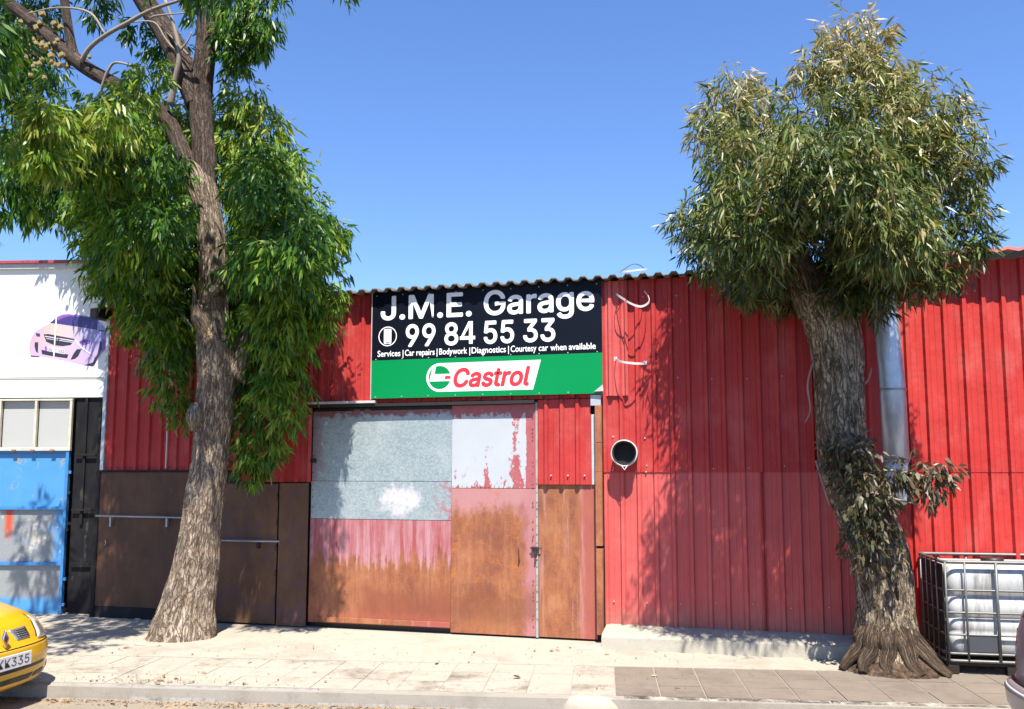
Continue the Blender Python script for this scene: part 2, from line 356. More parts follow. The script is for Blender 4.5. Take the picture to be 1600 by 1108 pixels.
M_TRIMR = plain('red_roof_trim', (.34, .05, .06), .5)
M_GREYT = plain('grey_fascia', (.48, .50, .50), .55)
M_SIGNK = plain('sign_navy_black', (.004, .006, .012), .45, 0, .1, 2, 0, .12)
M_SIGNG = plain('sign_green', (.0, .215, .060), .45, 0, .05, 2, 0, .15)
M_SIGNW = plain('sign_white', (.83, .83, .83), .4, 0, .01, 2)
M_SIGNR = plain('sign_red', (.62, .025, .035), .4, 0, .03, 2)
M_SIGNE = plain('sign_edge_aluminium', (.4, .4, .4), .4, .5)
M_STRAP = plain('off_white_strap', (0.595, 0.561, 0.527), .5, 0, .1, 10)
M_WIRE = plain('black_wire', (.03, .028, .03), .5)
M_DARKH = plain('dark_iron', (.035, .028, .025), .5, .4)
def m_bark(name, dark, mid, light, pale_amt, vs=1.0):
    g = G(name); v = g.map(g.tc('UV'), (7*vs, 1.3*vs, 1))
    def nz(sc, d=6, r=.65, dist=0.0, vec=v):
        x = g.n('ShaderNodeTexNoise'); g.l(vec, x.inputs['Vector']); x.inputs['Scale'].default_value = sc
        x.inputs['Detail'].default_value = d; x.inputs['Roughness'].default_value = r; x.inputs['Distortion'].default_value = dist; return x.outputs['Fac']
    a = nz(2.4, 8, .7, .6); b = nz(7, 6, .7, .4); big = g.noise(1.7, 5, .6)
    t = g.mth('ADD', g.mth('MULTIPLY', a, .65), g.mth('MULTIPLY', b, .35))
    c = g.ramp(t, [(.33, dark), (.47, mid), (.60, light), (.72, tuple(min(1, x*1.3) for x in light))])
    c = g.mix(g.mth('MULTIPLY', g.st(big, .48, .66), pale_amt), c, tuple(min(1, x*1.15) for x in light))
    c = g.mix(g.mth('MULTIPLY', g.st(g.noise(3.3, 5, .6, loc=(4, 4, 4)), .56, .7), .35), c, (mid[0]*1.25, mid[1]*.95, mid[2]*.75))
    v2 = g.map(g.tc('UV'), (11*vs, 1.5*vs, 1)); cr = nz(1.9, 5, .6, .9, v2); cr2 = nz(4.2, 5, .6, .7, v2)
    f1 = g.ramp(g.mth('ABSOLUTE', g.mth('SUBTRACT', cr, .5)), [(.0, 1.0), (.045, 0.0)]); f2 = g.ramp(g.mth('ABSOLUTE', g.mth('SUBTRACT', cr2, .5)), [(.0, .8), (.035, 0.0)])
    fi = g.mth('MAXIMUM', f1, f2); c = g.mix(g.mth('MULTIPLY', fi, .8), c, dark)
    g.bump(g.mth('SUBTRACT', t, g.mth('MULTIPLY', fi, .35)), 1.0, .05); return g.set(c, .88, 0, .15)
M_BARK = m_bark('grey_brown_bark', (0.075, 0.052, 0.036), (0.287, 0.215, 0.154), (0.506, 0.407, 0.308), .45)
M_BARK2 = m_bark('stringy_bark', (0.041, 0.029, 0.020), (0.207, 0.153, 0.101), (0.552, 0.441, 0.308), .5, 1.3)
M_BARKD = m_bark('limb_bark', (.045, .032, .025), (.125, .09, .072), (.21, .16, .128), .2)
def m_root():
    g = G('crumbly_root_bark'); n = g.noise(11, 9, .75); c = g.ramp(n, [(.34, (.022, .014, .010)), (.47, (.085, .054, .036)), (.58, (.17, .115, .078)), (.70, (.30, .22, .15))])
    g.bump(n, 1.0, .05); return g.set(c, .92, 0, .15)
M_ROOT = m_root()
M_ROOTB = m_bark('root_bark', (.028, .018, .012), (.11, .074, .05), (.26, .19, .13), .25, 1.2)
M_TWIG = plain('dead_twig_wood', (.26, .21, .17), .8, 0, .25, 9)
M_CUT = plain('cut_wood_face', (.42, .36, .28), .8, 0, .2, 30)
def m_leaf(name, pts, trans=.38):
    g = G(name); t = g.attr('tint'); c = g.ramp(t, pts)
    g.set(c, .40, 0, .40)
    tr = g.n('ShaderNodeBsdfTranslucent'); g.l(g.mix(1.0, c, (1.35, 1.25, .55), 'MULTIPLY'), tr.inputs['Color'])
    mx = g.n('ShaderNodeMixShader'); mx.inputs[0].default_value = trans
    g.l(g.b.outputs[0], mx.inputs[1]); g.l(tr.outputs[0], mx.inputs[2]); g.l(mx.outputs[0], g.o.inputs['Surface'])
    return g.m
M_LEAF = m_leaf('green_gum_leaves', [(0.0, (.016, .052, .012)), (.3, (.036, .11, .014)), (.55, (.10, .215, .020)), (.8, (.23, .34, .035)), (1.0, (.34, .36, .07))], .42)
M_LEAF2 = m_leaf('olive_gum_leaves', [(0.0, (.022, .036, .012)), (.3, (.055, .092, .022)), (.55, (.145, .185, .038)), (.8, (.33, .265, .09)), (1.0, (.52, .41, .24))], .24)
M_LEAF3 = m_leaf('grey_brown_shoot_leaves', [(0.0, (.030, .040, .016)), (.4, (.075, .068, .034)), (.7, (.16, .115, .07)), (1.0, (.32, .24, .17))], .25)
M_NUT = plain('gum_nut_yellow', (.26, .20, .07), .7, 0, .3, 20)
M_LITTER = m_leaf('dry_fallen_leaves', [(0.0, (.07, .04, .02)), (.4, (.20, .11, .045)), (.7, (.33, .20, .09)), (1.0, (.50, .38, .22))], .1)

# ================================================================== SETTING
def sheet(name, quad, m, z=None, parent=None):
    o = MB().add(quad, [(0, 1, 2, 3)]).build(name, m, parent); o['kind'] = 'structure'; return o
sheet('ground', [(-400, -400, -.16), (400, -400, -.16), (400, 400, -.16), (-400, 400, -.16)], M_GROUND)
ROADZ = -0.115
mb = MB(); mb.add([ST(-60, -9, ROADZ), ST(60, -9, ROADZ), ST(60, -.02, ROADZ), ST(-60, -.02, ROADZ)], [(0, 1, 2, 3)])
mb.build('road', M_ROAD, kind='structure')
g = MB(); us = np.arange(-14, 8, .2); g_v = []
for uu in us: g_v += [ST(uu, -.015, ROADZ+.006), ST(uu, -1.15-.35*mnoise.noise(Vector((uu*.8, 0, 3)))-.12*mnoise.noise(Vector((uu*3, 0, 7)))+(.75 if uu > .6 else 0), ROADZ+.004)]
g.add(g_v, [(2*k, 2*k+1, 2*k+3, 2*k+2) for k in range(len(us)-1)]); g.build('gutter_sand', M_SAND, kind='structure')
# pavement: concrete bed and apron, tiles laid in it as parts
pm = MB(); pm.prism([ST(-40, .0, -.15), ST(40, .0, -.15), ST(40, 9, -.15), ST(-40, 12, -.15)], (0, 0, .1455))
pave = pm.build('pavement', M_JOINT, kind='structure')
tw, rows = .405, 3
APV = .14+rows*tw+.01
am = MB(); am.prism([ST(-20, APV, -.019), ST(20, APV, -.019), ST(20, 8.5, -.019), ST(-20, 11.5, -.019)], (0, 0, .022))
am.build('apron_slab', M_PAVE, pave)
tmesh = {}
def tile(u, v, su, sv, m):
    dz = random.uniform(-.003, .003); j = .007 if m is M_TILE else .0035
    if m is not M_TILE: dz -= .002
    t = MB(); a = [ST(u+j, v+j, -.018), ST(u+su-j, v+j, -.018), ST(u+su-j, v+sv-j, -.018), ST(u+j, v+sv-j, -.018)]
    t.prism(a, (0, 0, .018+dz+.002)); return t.build('paving_tile', m, pave)
i0 = -17
for i in range(i0, 14):
    for r in range(rows):
        u = i*tw+.12
        if u > -.15: m = M_TILE
        elif u > -3.6: m = random.choice([M_TILE_STAIN, M_TILE_STAIN, M_TILE_PALE])
        elif u > -5.6: m = random.choice([M_TILE_STAIN, M_TILE_STAIN, M_TILE_PALE])
        else: m = random.choice([M_TILE_PALE, M_TILE_PALE, M_TILE_PALE, M_TILE_STAIN])
        tile(u, .14+r*tw, tw, tw, m)
# kerb of separate stones
kb = MB(); kb.prism([ST(-40, .012, -.15), ST(40, .012, -.15), ST(40, .12, -.15), ST(-40, .12, -.15)], (0, 0, .10))
kerb = kb.build('kerb', M_SOIL, kind='structure')
u = -8.2
while u < 7:
    L = random.uniform(.85, 1.0)
    top = .004 if u > -.2 or u < -3.3 else -.02          # dropped kerb in front of the gate
    k = MB(); jj = random.uniform(-.006, .006)
    prof = [(-.005+jj, -.15), (.02+jj, top-.03), (.05+jj, top), (.132, top), (.132, -.15)] if u > -.4 else [(-.02+jj, -.15), (.012+jj, top-.055), (.07+jj, top), (.132, top), (.132, -.15)]
    dzk = random.uniform(-.009, .006); k.prism([ST(u+.011, a, b+dzk) for a, b in prof][::-1], SU*(L-.022))
    k.build('kerb_stone', M_KERB if u < -.4 else M_KERB_DARK, kerb, bevel=.008)
    u += L

# ================================================================== GARAGE
GX0, GX1 = WX(160), 1.32
garage = thing('garage', 'long low red ribbed metal garage with rusty steel doors and corrugated roof', 'garage', (-3.8, 0, 0))
def ribbed(x0, x1, z0, z1, Y, pitch=.2, phase=0.0, h=.033, base=.070, top=.034, th=.003, zt0=None):
    pr = [(x0, 0)]
    k = math.ceil((x0-phase)/pitch-.5); c = phase+k*pitch
    while c-base/2 < x1:
        for dx, yy in ((-base/2, 0), (-top/2, -h), (top/2, -h), (base/2, 0)):
            x = c+dx
            if x0 < x < x1: pr.append((x, yy))
        for dx in (pitch*.5,):                        # a shallow stiffening crease between ribs
            for ddx, yy in ((-.012, 0), (0, -.004), (.012, 0)):
                x = c+dx+ddx
                if x0 < x < x1: pr.append((x, yy))
        c += pitch
    pr.append((x1, 0)); n = len(pr); m = MB()
    nz = max(2, int((z1-z0)/.5)+1); zs = [z0+(z1-z0)*i/(nz-1) for i in range(nz)]
    vs = []
    for s in (0, th):
        for z in zs:
            for x, y in pr:
                wob = .007*mnoise.noise(Vector((x*1.3, z*1.1, Y*5)))
                vs.append((x, Y+y+s+wob, z))
    fs = []
    for i in range(nz-1):
        for k in range(n-1):
            a = i*n+k; fs.append((a, a+1, a+n+1, a+n)); b = nz*n+a; fs.append((b+1, b, b+n, b+n+1))
    for k in range(n-1):
        a, b = k, nz*n+k; fs.append((a+1, a, b, b+1)); a, b = (nz-1)*n+k, nz*n+(nz-1)*n+k; fs.append((a, a+1, b+1, b))
    for i in range(nz-1):
        a, b = i*n, nz*n+i*n; fs.append((a, a+n, b+n, b)); a += n-1; b += n-1; fs.append((a+n, a, b, b+n))
    return m.add(vs, fs)
SEAM = 2.0; TOPZ = 4.33
def rs(x0, x1, z0, z1, Y, m, name='wall_sheet', parent=None, **k):
    return ribbed(x0, x1, z0, z1, Y, **k).build(name, m, parent or garage)
DX0, DX1 = WX(488), WX(836)                             # the big sliding gate
SX1 = WX(943)
rs(GX0, WX(262), SEAM+.03, TOPZ, 0, M_RED)
rs(WX(262)+.004, WX(380), SEAM+.03, TOPZ, 0, M_RED, phase=.05)
rs(WX(380)+.004, DX0-.01, 1.87, TOPZ, -.004, M_RED, phase=.09)
rs(DX0-.006, -3.3, 2.90, TOPZ, -.008, M_RED, phase=.03)
rs(-3.296, SX1-.01, 2.90, TOPZ, -.006, M_RED, phase=.03)
rs(SX1-.004, WX(1112), SEAM, TOPZ, -.010, M_RED, phase=.02)
rs(WX(1112)+.003, WX(1275), SEAM, TOPZ, -.008, M_RED, phase=.02)
rs(WX(1275)+.003, GX1, SEAM, TOPZ, -.009, M_RED, phase=.02)
rs(SX1+.0, WX(1190), .20, SEAM+.03, .004, M_RED_LOW, phase=.02)
rs(WX(1190)+.003, GX1, .20, SEAM+.03, .003, M_RED_LOW, phase=.02)
rs(WX(945), WX(984), WZ(960, 619), TOPZ-.01, -.040, M_RED_LOW, name='patch_sheet', phase=.10)
# body behind the cladding
b = MB(); b.box(GX0+.02, GX1, .10, .18, .0, 4.28); b.build('wall_core', M_DARKH, garage)
b = MB(); b.box(GX0, GX0+.05, .12, 8, 0, 4.30); b.build('side_wall', M_RED, garage)
b = MB(); b.box(GX0, GX1, 8, 8.1, 0, 4.9); b.build('back_wall', M_RED, garage)
b = MB(); b.box(WX(160), WX(165), -.035, -.002, SEAM+.03, 4.2); b.build('corner_trim', M_FLASH, garage)
b = MB(); b.box(GX0-.10, GX0+.05, -.26, .1, 4.17, 4.31); b.build('roof_end_cap', M_BLACK, garage, bevel=.004)
b = MB(); b.box(WX(262)-.006, WX(262)+.006, -.032, -.004, SEAM+.05, 3.5); b.build('white_wire', M_STRAP, garage)
# roof sheets: corrugated, low pitch rising to the back
def roofsheet(x0, x1, lift):
    pr = []; p = .182; k0 = math.floor(x0/p)
    c = k0*p
    while c < x1+p:
        for dx, zz in ((-.06, 0), (-.03, .038), (.03, .038), (.06, 0)):
            x = c+dx
            if x0 <= x <= x1: pr.append((x, zz))
        c += p
    n = len(pr); vs = []; ys = [(-.225, 4.325), (1.0, 4.405), (4, 4.62), (8.2, 4.92)]
    for th in (0, -.012):
        for y, z in ys:
            for x, zz in pr: vs.append((x, y+lift*2, z+zz+th+lift))
    fs = []; r = len(ys)
    for i in range(r-1):
        for k in range(n-1):
            a = i*n+k; fs.append((a, a+1, a+n+1, a+n)); a += r*n; fs.append((a+1, a, a+n, a+n+1))
    for k in range(n-1): fs.append((k+1, k, r*n+k, r*n+k+1))
    for i in range(r-1):
        a, b = i*n, r*n+i*n; fs.append((a, a+n, b+n, b)); a += n-1; b += n-1; fs.append((a+n, a, b, b+n))
    return MB().add(vs, fs)
x = GX0-.1; i = 0
while x < GX1-.1:
    roofsheet(x, min(x+1.16, GX1+.05), .0 if i % 2 else .006).build('roof_sheet', M_ROOF, garage)
    x += 1.09; i += 1
# plinth
pz = .205
b = MB()
px = [SX1+.02+(GX1-SX1-.02)*t/24 for t in range(25)]
vs = []
for k, xx in enumerate(px):
    t = k/24; yf = -.40+.14*t+.012*mnoise.noise(Vector((xx*3, 0, 0)))
    vs += [(xx, .03, .0), (xx, .03, pz+.02), (xx, -.06+.01*mnoise.noise(Vector((xx*5, 3, 0))), pz+.01), (xx, yf+.06, pz-.035+.012*mnoise.noise(Vector((xx*4, 7, 1)))), (xx, yf, pz-.07), (xx, yf-.02, -.01)]
fs = []
for k in range(24):
    for j in range(5): a = k*6+j; fs.append((a, a+1, a+7, a+6))
fs += [(5, 4, 3, 2, 1, 0), tuple(24*6+j for j in range(6))]
b.add(vs, fs); b.build('plinth', M_PLINTH, garage)
# ---- big gate
Yd = .015
def panel(name, x0, x1, z0, z1, Y, m, parent, th=.012, label=None):
    g = MB(); nx, nz = 6, 6; vs = []
    for s in (0, th):
        for j in range(nz+1):
            for i in range(nx+1):
                xx = x0+(x1-x0)*i/nx; zz = z0+(z1-z0)*j/nz
                wob = .006*mnoise.noise(Vector((xx*1.7, zz*1.7, 4.2+Y*9)))
                vs.append((xx, Y+s+wob, zz))
    fs = []; N = (nx+1)*(nz+1)
    for j in range(nz):
        for i in range(nx):
            a = j*(nx+1)+i; fs += [(a, a+1, a+nx+2, a+nx+1), (N+a+1, N+a, N+a+nx+1, N+a+nx+2)]
    for i in range(nx):
        a = i; fs.append((a+1, a, N+a, N+a+1)); a = nz*(nx+1)+i; fs.append((a, a+1, N+a+1, N+a))
    for j in range(nz):
        a = j*(nx+1); fs.append((a, a+nx+1, N+a+nx+1, N+a)); a += nx; fs.append((a+nx+1, a, N+a, N+a+nx+1))
    g.smooth = False; g.add(vs, fs); return g.build(name, m, parent, uvbox=True, label=label)
gate = MB().box(DX0+.01, DX1-.01, .04, .09, .06, 2.84).build('gate', M_DARKH, garage, label='big gate of patched galvanised, white and rusty steel sheets')
OFF[gate.name] = OFF[garage.name]
zA, zB, zC, zDe = WZ(600, 752), WZ(600, 812), .075, WZ(770, 763)
xm = WX(706)
panel('gate_sheet', DX0, xm-.004, zA+.003, 2.80, Yd, M_GALV, gate, label='grey galvanised sheet at top left of gate')
panel('gate_sheet', DX0-.006, xm-.006, zB+.003, zA-.003, Yd-.004, M_GALV2, gate, label='galvanised sheet with a white patch')
panel('gate_sheet', DX0-.012, xm-.008, zC, zB-.003, Yd, M_RUST_LOW, gate, label='rusty sheet with pink primer streaks')
panel('gate_sheet', xm, DX1, zDe+.003, 2.84, Yd-.006, M_FLAKE, gate, label='white sheet with flaking red edges')
panel('gate_sheet', xm-.004, DX1, .03, zDe-.003, Yd-.003, M_RUST_OR, gate, label='orange rusty sheet')
b = MB(); b.box(DX0+.1, xm-.01, Yd-.022, Yd-.004, .085, .15); b.build('bottom_rail', M_RUST_SIDE, gate, bevel=.003, uvbox=True)
b = MB(); b.box(DX0-.02, DX1+.01, -.09, -.05, 2.845, 2.885); b.build('lintel_track', M_DARKH, garage)
b = MB(); b.box(DX0-.05, WX(590), -.115, -.04, 2.888, 2.92); b.build('lintel_flashing', M_WSTEEL, garage, bevel=.003)
# strip with blobs of rust, handle, bolt
xs0, xs1 = DX1+.006, DX1+.035
b = MB(); b.box(xs0, xs1, Yd-.018, .08, .02, 2.86); strip = b.build('edge_strip', plain('dull_strip_paint', (.33, .31, .28), .6, 0, .2, 9, dirt=(.20, .09, .05), dirtamt=.7), garage)
b = MB()
for k in range(17):
    z = .25+k*.10; c = Vector((xs1-.012, Yd-.020, z+random.uniform(-.02, .02))); r = random.uniform(.004, .009)
    b.obox(c, Vector((r, 0, 0)), Vector((0, .006, 0)), Vector((0, 0, r)))
b.build('rust_spots', M_RUST, strip, kind='stuff', bevel=.003)
hx = WX(812); b = MB(); hz0, hz1 = WZ(812, 875), WZ(812, 848)
b.tube([(hx, Yd-.01, hz0), (hx, Yd-.05, hz0+.01), (hx+.005, Yd-.055, (hz0+hz1)/2), (hx, Yd-.05, hz1-.01), (hx, Yd-.01, hz1)], .008, 6); b.build('handle', M_RUST, gate)
bz = WZ(836, 858); b = MB(); b.box(WX(831), WX(842), Yd-.05, Yd-.02, bz-.025, bz+.03); b.tube([(WX(829), Yd-.045, bz+.015), (WX(846), Yd-.045, bz+.015)], .009, 6)
b.tube([(WX(838), Yd-.055, bz-.02), (WX(838), Yd-.06, bz-.10)], [.012, .016], 6); b.build('bolt_latch', M_DARKH, gate, bevel=.003)
b = MB(); b.box(DX0-.02, DX0+.06, Yd-.03, Yd-.005, WZ(490, 720)-.025, WZ(490, 720)+.025); b.build('hinge', M_DARKH, gate)
b = MB()
for k in range(60):
    zz = .15+.045*k; 
    for xx in (DX0+.018, DX1-.03):
        if random.random() < .35: b.obox((xx+random.uniform(-.004, .004), Yd-.012, zz), Vector((.006, 0, 0)), Vector((0, .005, 0)), Vector((0, 0, .006)))
for k in range(14): b.obox((xm+.02+k*.06, Yd-.012, zDe+.02+random.uniform(0, .01)), Vector((.004, 0, 0)), Vector((0, .005, 0)), Vector((0, 0, .004)))
b.build('rivets', M_RUST, gate, kind='stuff')
# fixed side panel
panel('side_panel', xs1+.004, WX(931), .03, WZ(880, 757), Yd+.004, M_RUST_SIDE, garage, label='tall rusty sheet right of the gate')
rs(xs1+.006, WX(924), WZ(880, 757), 2.89, Yd-.03, M_RED, name='short_wall_sheet', phase=xs1+.11, pitch=.196, h=.03)
b = MB(); b.box(WX(924)+.004, WX(930), Yd-.028, Yd, WZ(928, 757), 2.7); b.build('white_edge', M_WSTEEL, garage)
b = MB(); zz = .1
cuts = [(.10, 1.10), (1.13, 2.0), (2.003, 2.35), (2.353, 2.80)]
for z0, z1 in cuts: b.box(WX(931)+.006, SX1-.008, -.085-random.uniform(0, .006), .0, z0, z1)
b.build('rusty_post', M_RUST, garage, bevel=.004, uvbox=True)
b = MB(); b.box(WX(925), WX(941), -.072, 0, 2.803, 2.93); b.build('post_cap', M_FLASH, garage)
# left doors
dl = panel('left_door', GX0+.02, -7.15, .16, SEAM+.02, -.03, M_RUST_DARK, garage, label='dark brown steel door behind the large tree')
b = MB(); b.box(GX0+.02, -7.15, -.025, .02, .0, .155); b.build('kick_board', M_MATTK, garage)
b = MB(); b.box(GX0+.0, -7.0, -.05, -.005, SEAM+.0, SEAM+.03); b.build('door_head', M_BLACK, garage)
b = MB(); b.box(GX0-.05, GX0+.018, -.04, .04, 0, SEAM+.02); b.build('door_jamb', M_BLACK, garage)
bx0, bx1, bzz = W(150, 806, -.09), W(288, 808, -.09), WZ(220, 807)
bar = MB().tube([bx0, (bx1.x+.3, -.09, bx1.z-.01)], .014, 8).build('locking_bar', M_STEEL, dl); 
for pxx in (172, 260):
    q = W(pxx, 812, -.075); MB().box(q.x-.015, q.x+.015, -.075, -.03, q.z-.10, q.z+.04).build('bar_bracket', M_STEEL, dl, bevel=.003)
q = W(165, 848, -.04); MB().tube([(q.x, -.05, q.z-.04), (q.x+.02, -.06, q.z), (q.x, -.05, q.z+.04)], .008, 6).build('padlock', M_STEEL, dl)
dm = panel('middle_door', -7.14, WX(438), .03, WZ(400, 756), -.03, M_RUST_DARK2, garage, label='brown steel door with a bar right of the large tree')
bA, bB = W(300, 844, -.085), W(437, 846, -.085); MB().tube([bA, bB], .014, 8).build('locking_bar', M_STEEL, dm)
q = W(402, 850, -.08); MB().box(q.x-.02, q.x+.02, -.08, -.03, q.z-.06, q.z+.03).build('padlock', M_DARKH, dm, bevel=.006)
for k in range(5): z = .35+k*.33; MB().tube([(WX(438)+.004, -.04, z-.04), (WX(438)+.004, -.04, z+.04)], .012, 6).build('hinge', M_DARKH, dm)
panel('narrow_panel', WX(440)+.006, DX0-.022, .02, WZ(460, 755), -.034, M_RUST_DARK2, garage, label='narrow brown steel panel left of the gate')
# vent pipe through the wall
vc = W(975, 708, -.23); vp = thing('vent_pipe', 'short round vent pipe with a black opening sticking out of the red wall', 'vent pipe', (vc.x, 0, vc.z))
vr = .148
g = MB(); ang = [2*math.pi*k/32 for k in range(32)]
vs = [(vc.x+rr*math.cos(a), y, vc.z+rr*math.sin(a)) for rr, y in ((vr, .0), (vr, -.23), (vr-.005, -.23), (vr-.005, -.02)) for a in ang]
fs = [(r*32+k, r*32+(k+1) % 32, (r+1)*32+(k+1) % 32, (r+1)*32+k) for r in range(3) for k in range(32)]
g.smooth = True; g.add(vs, fs); g.build('duct', M_STEEL, vp)
MB().add([(vc.x+(vr-.008)*math.cos(a), -.10, vc.z+(vr-.008)*math.sin(a)) for a in ang], [tuple(range(32))]).build('dark_inside', M_MATTK, vp)  # black disc closing the duct, paints in its dark depth
MB().tube([(vc.x+(vr-.012)*math.cos(a), -.205, vc.z+(vr-.012)*math.sin(a)) for a in ang], .012, 6, closed=True).build('inner_lining', M_MATTK, vp)
MB().tube([(vc.x+(vr+.004)*math.cos(a), -.222+.006*math.sin(5*a), vc.z+(vr+.004)*math.sin(a)) for a in ang], .006, 6, closed=True).build('clamp_ring', M_STRAP, vp)
MB().tube([(vc.x-.03, -.23, vc.z-vr), (vc.x+.005, -.235, vc.z-vr-.05), (vc.x+.035, -.23, vc.z-vr)], .006, 5).build('clamp_tail', M_STRAP, vp)
b = MB()
for dx, dz in ((-.19, .20), (.19, .18), (-.2, -.2), (.2, -.22)): b.obox((vc.x+.03+dx, -.015, vc.z+dz), Vector((.008, 0, 0)), Vector((0, .012, 0)), Vector((0, 0, .008)))
b.build('screws', M_WSTEEL, vp, kind='stuff', bevel=.004)
# screws over the cladding
b = MB()
for xx in np.arange(SX1+.1, GX1, .4):
    for zz in (2.06, 3.1, 4.1, .5): b.obox((xx+random.uniform(-.02, .02), -.012, zz+random.uniform(-.02, .02)), Vector((.006, 0, 0)), Vector((0, .008, 0)), Vector((0, 0, .006)))
for k in range(3): b.obox((WX(862+k*26), Yd-.045, WZ(880, 743)), Vector((.008, 0, 0)), Vector((0, .012, 0)), Vector((0, 0, .008)))
b.build('screws', M_WSTEEL, garage, kind='stuff')

# ================================================================== SIGN
sx0, sx1 = WX(581, -.06), WX(943.5, -.06); sz0, sz1 = WZ(760, 619.3, -.06), 4.335
sign = thing('garage_sign', 'wide black and green garage sign with white lettering and phone number above the gate', 'sign', ((sx0+sx1)/2, -.06, sz0))
zg = WZ(760, 558, -.06)
MB().box(sx0, sx1, -.055, -.035, sz0, sz1).build('backing', M_SIGNE, sign)
MB().box(sx0, sx1, -.062, -.0555, zg+.001, sz1).build('black_panel', M_SIGNK, sign)
MB().box(sx0, sx1, -.062, -.0555, sz0, zg-.001).build('green_panel', M_SIGNG, sign)
MB().box(sx0-.012, sx0-.002, -.066, -.03, sz0-.01, sz1).build('left_edge_trim', M_WSTEEL, sign)
YS = -.0635
FONT = None
try: FONT = bpy.data.fonts.load(bpy.utils.system_resource('DATAFILES', path='fonts')+'/Inter.woff2')   # the sans font that ships inside Blender
except Exception as ex: print('built-in font used', ex)
def textmesh(txt, shear=0.0, weight=0.0, space=1.0, builtin=False):
    cu = bpy.data.curves.new('lettering', 'FONT'); cu.body = txt; cu.size = 1; cu.shear = shear; cu.space_character = space
    cu.resolution_u = 4
    if FONT and not builtin: cu.font = FONT
    o = bpy.data.objects.new('lettering', cu); COL.objects.link(o)
    dg = bpy.context.evaluated_depsgraph_get(); dg.update()
    me = bpy.data.meshes.new_from_object(o.evaluated_get(dg)); bpy.data.objects.remove(o); bpy.data.curves.remove(cu)
    v = np.array([x.co[:] for x in me.vertices]); f = [tuple(p.vertices) for p in me.polygons]; bpy.data.meshes.remove(me)
    if weight:                                        # bolder strokes: the same outline laid a hair apart, shifted all round
        V = [v]; F = list(f)
        for k in range(8):
            a = math.pi*k/4; w_ = v.copy(); w_[:, 0] += weight*math.cos(a); w_[:, 1] += weight*math.sin(a); w_[:, 2] -= .1*(k+1)
            F += [tuple(i+len(v)*(k+1) for i in q) for q in f]; V.append(w_)
        v = np.concatenate(V); f = F
    return v, f
def text(txt, x0, x1, zbase, cap, parent, m, Y, shear=0.0, weight=0.0, name='lettering', space=1.0, xf=None, builtin=False):
    v, f = textmesh(txt, shear, weight, space, builtin); H, _ = textmesh('H', 0, weight, 1.0, builtin)
    used = sorted({i for q in f for i in q}); mp = {i: k for k, i in enumerate(used)}; v = v[used]; f = [tuple(mp[i] for i in q) for q in f]
    ch = H[:, 1].max()-max(0, H[:, 1].min()); lo, hi = v[:, 0].min(), v[:, 0].max()
    X = x0+(v[:, 0]-lo)*(x1-x0)/(hi-lo); Z = zbase+v[:, 1]*cap/ch
    pts = [(a, Y-.0008*h_-.0004, c) for a, c, h_ in zip(X, Z, v[:, 2])]
    if xf: pts = [xf(a, c) for a, c in zip(X, Z)]
    o = MB().add(pts, f).build(name, m, parent); return o
def SXp(px): return WX(px, -.06)
zt = WZ(715, 495, -.06)
text('J.M.E.', SXp(594), SXp(738), zt, .305, sign, M_SIGNW, YS, 0, .017, 'sign_lettering')
text('Garage', SXp(757), SXp(932), zt, .305, sign, M_SIGNW, YS, 0, .017, 'sign_lettering')
zn = WZ(750, 537.5, -.06)
for s, a, b_ in (('99', 634, 681), ('8', 695, 717), ('55', 757, 805), ('33', 819, 870)): text(s, SXp(a), SXp(b_), zn, .282, sign, M_SIGNW, YS, 0, .018, 'phone_number')
g = MB(); fx0, fx1 = SXp(719.5), SXp(743.5)
for q, qd in enumerate(([(0, .19), (1, .19), (1, .345), (0, .345)], [(.60, 0), (.84, 0), (.84, 1), (.60, 1)], [(0, .24), (.22, .30), (.80, 1), (.56, 1)])):
    g.add([(fx0+(fx1-fx0)*a, YS-.0004*(q+1), zn+.282*1.02*c) for a, c in qd], [(0, 1, 2, 3)])
g.build('phone_number', M_SIGNW, sign)
zs = WZ(760, 552.2, -.06)
segs = [('Services', 590, 626), ('|', 629.5, 630.7), ('Car', 633, 648), ('repairs', 651, 680), ('|', 683, 684.2), ('Bodywork', 687, 731), ('|', 734.5, 735.7), ('Diagnostics', 738, 792), ('|', 795.5, 796.7), ('Courtesy', 799.5, 840), ('car', 843.5, 858.5), ('when', 862, 887.5), ('available', 891, 933.5)]
for s, a, b_ in segs: text(s, SXp(a), SXp(b_), zs, .077, sign, M_SIGNW, YS, 0, .016, 'small_lettering', builtin=True)
pc = W(608, 526.5, -.06); pr_ = .128
def ringm(cx, cz, r0, r1, Y, n=40, a0=0, a1=2*math.pi):
    g = MB(); vs = []; full = abs(a1-a0-2*math.pi) < 1e-6; N = n if full else n+1
    for k in range(N):
        a = a0+(a1-a0)*k/n; vs += [(cx+r0*math.cos(a), Y, cz+r0*math.sin(a)), (cx+r1*math.cos(a), Y, cz+r1*math.sin(a))]
    fs = [(2*k, 2*((k+1) % N), 2*((k+1) % N)+1, 2*k+1) for k in range(n)]
    return g.add(vs, fs)
ringm(pc.x, pc.z, pr_-.012, pr_, YS).build('phone_ring', M_SIGNW, sign)
def rrect(x0, x1, z0, z1, r, Y, n=5):
    p = []
    for cx, cz, a in ((x1-r, z1-r, 0), (x0+r, z1-r, 90), (x0+r, z0+r, 180), (x1-r, z0+r, 270)):
        for k in range(n+1): t = R(a+90*k/n); p.append((cx+r*math.cos(t), Y, cz+r*math.sin(t)))
    return MB().add(p, [tuple(range(len(p)))])
rrect(pc.x-.052, pc.x+.052, pc.z-.098, pc.z+.098, .018, YS).build('phone_icon', M_SIGNW, sign)
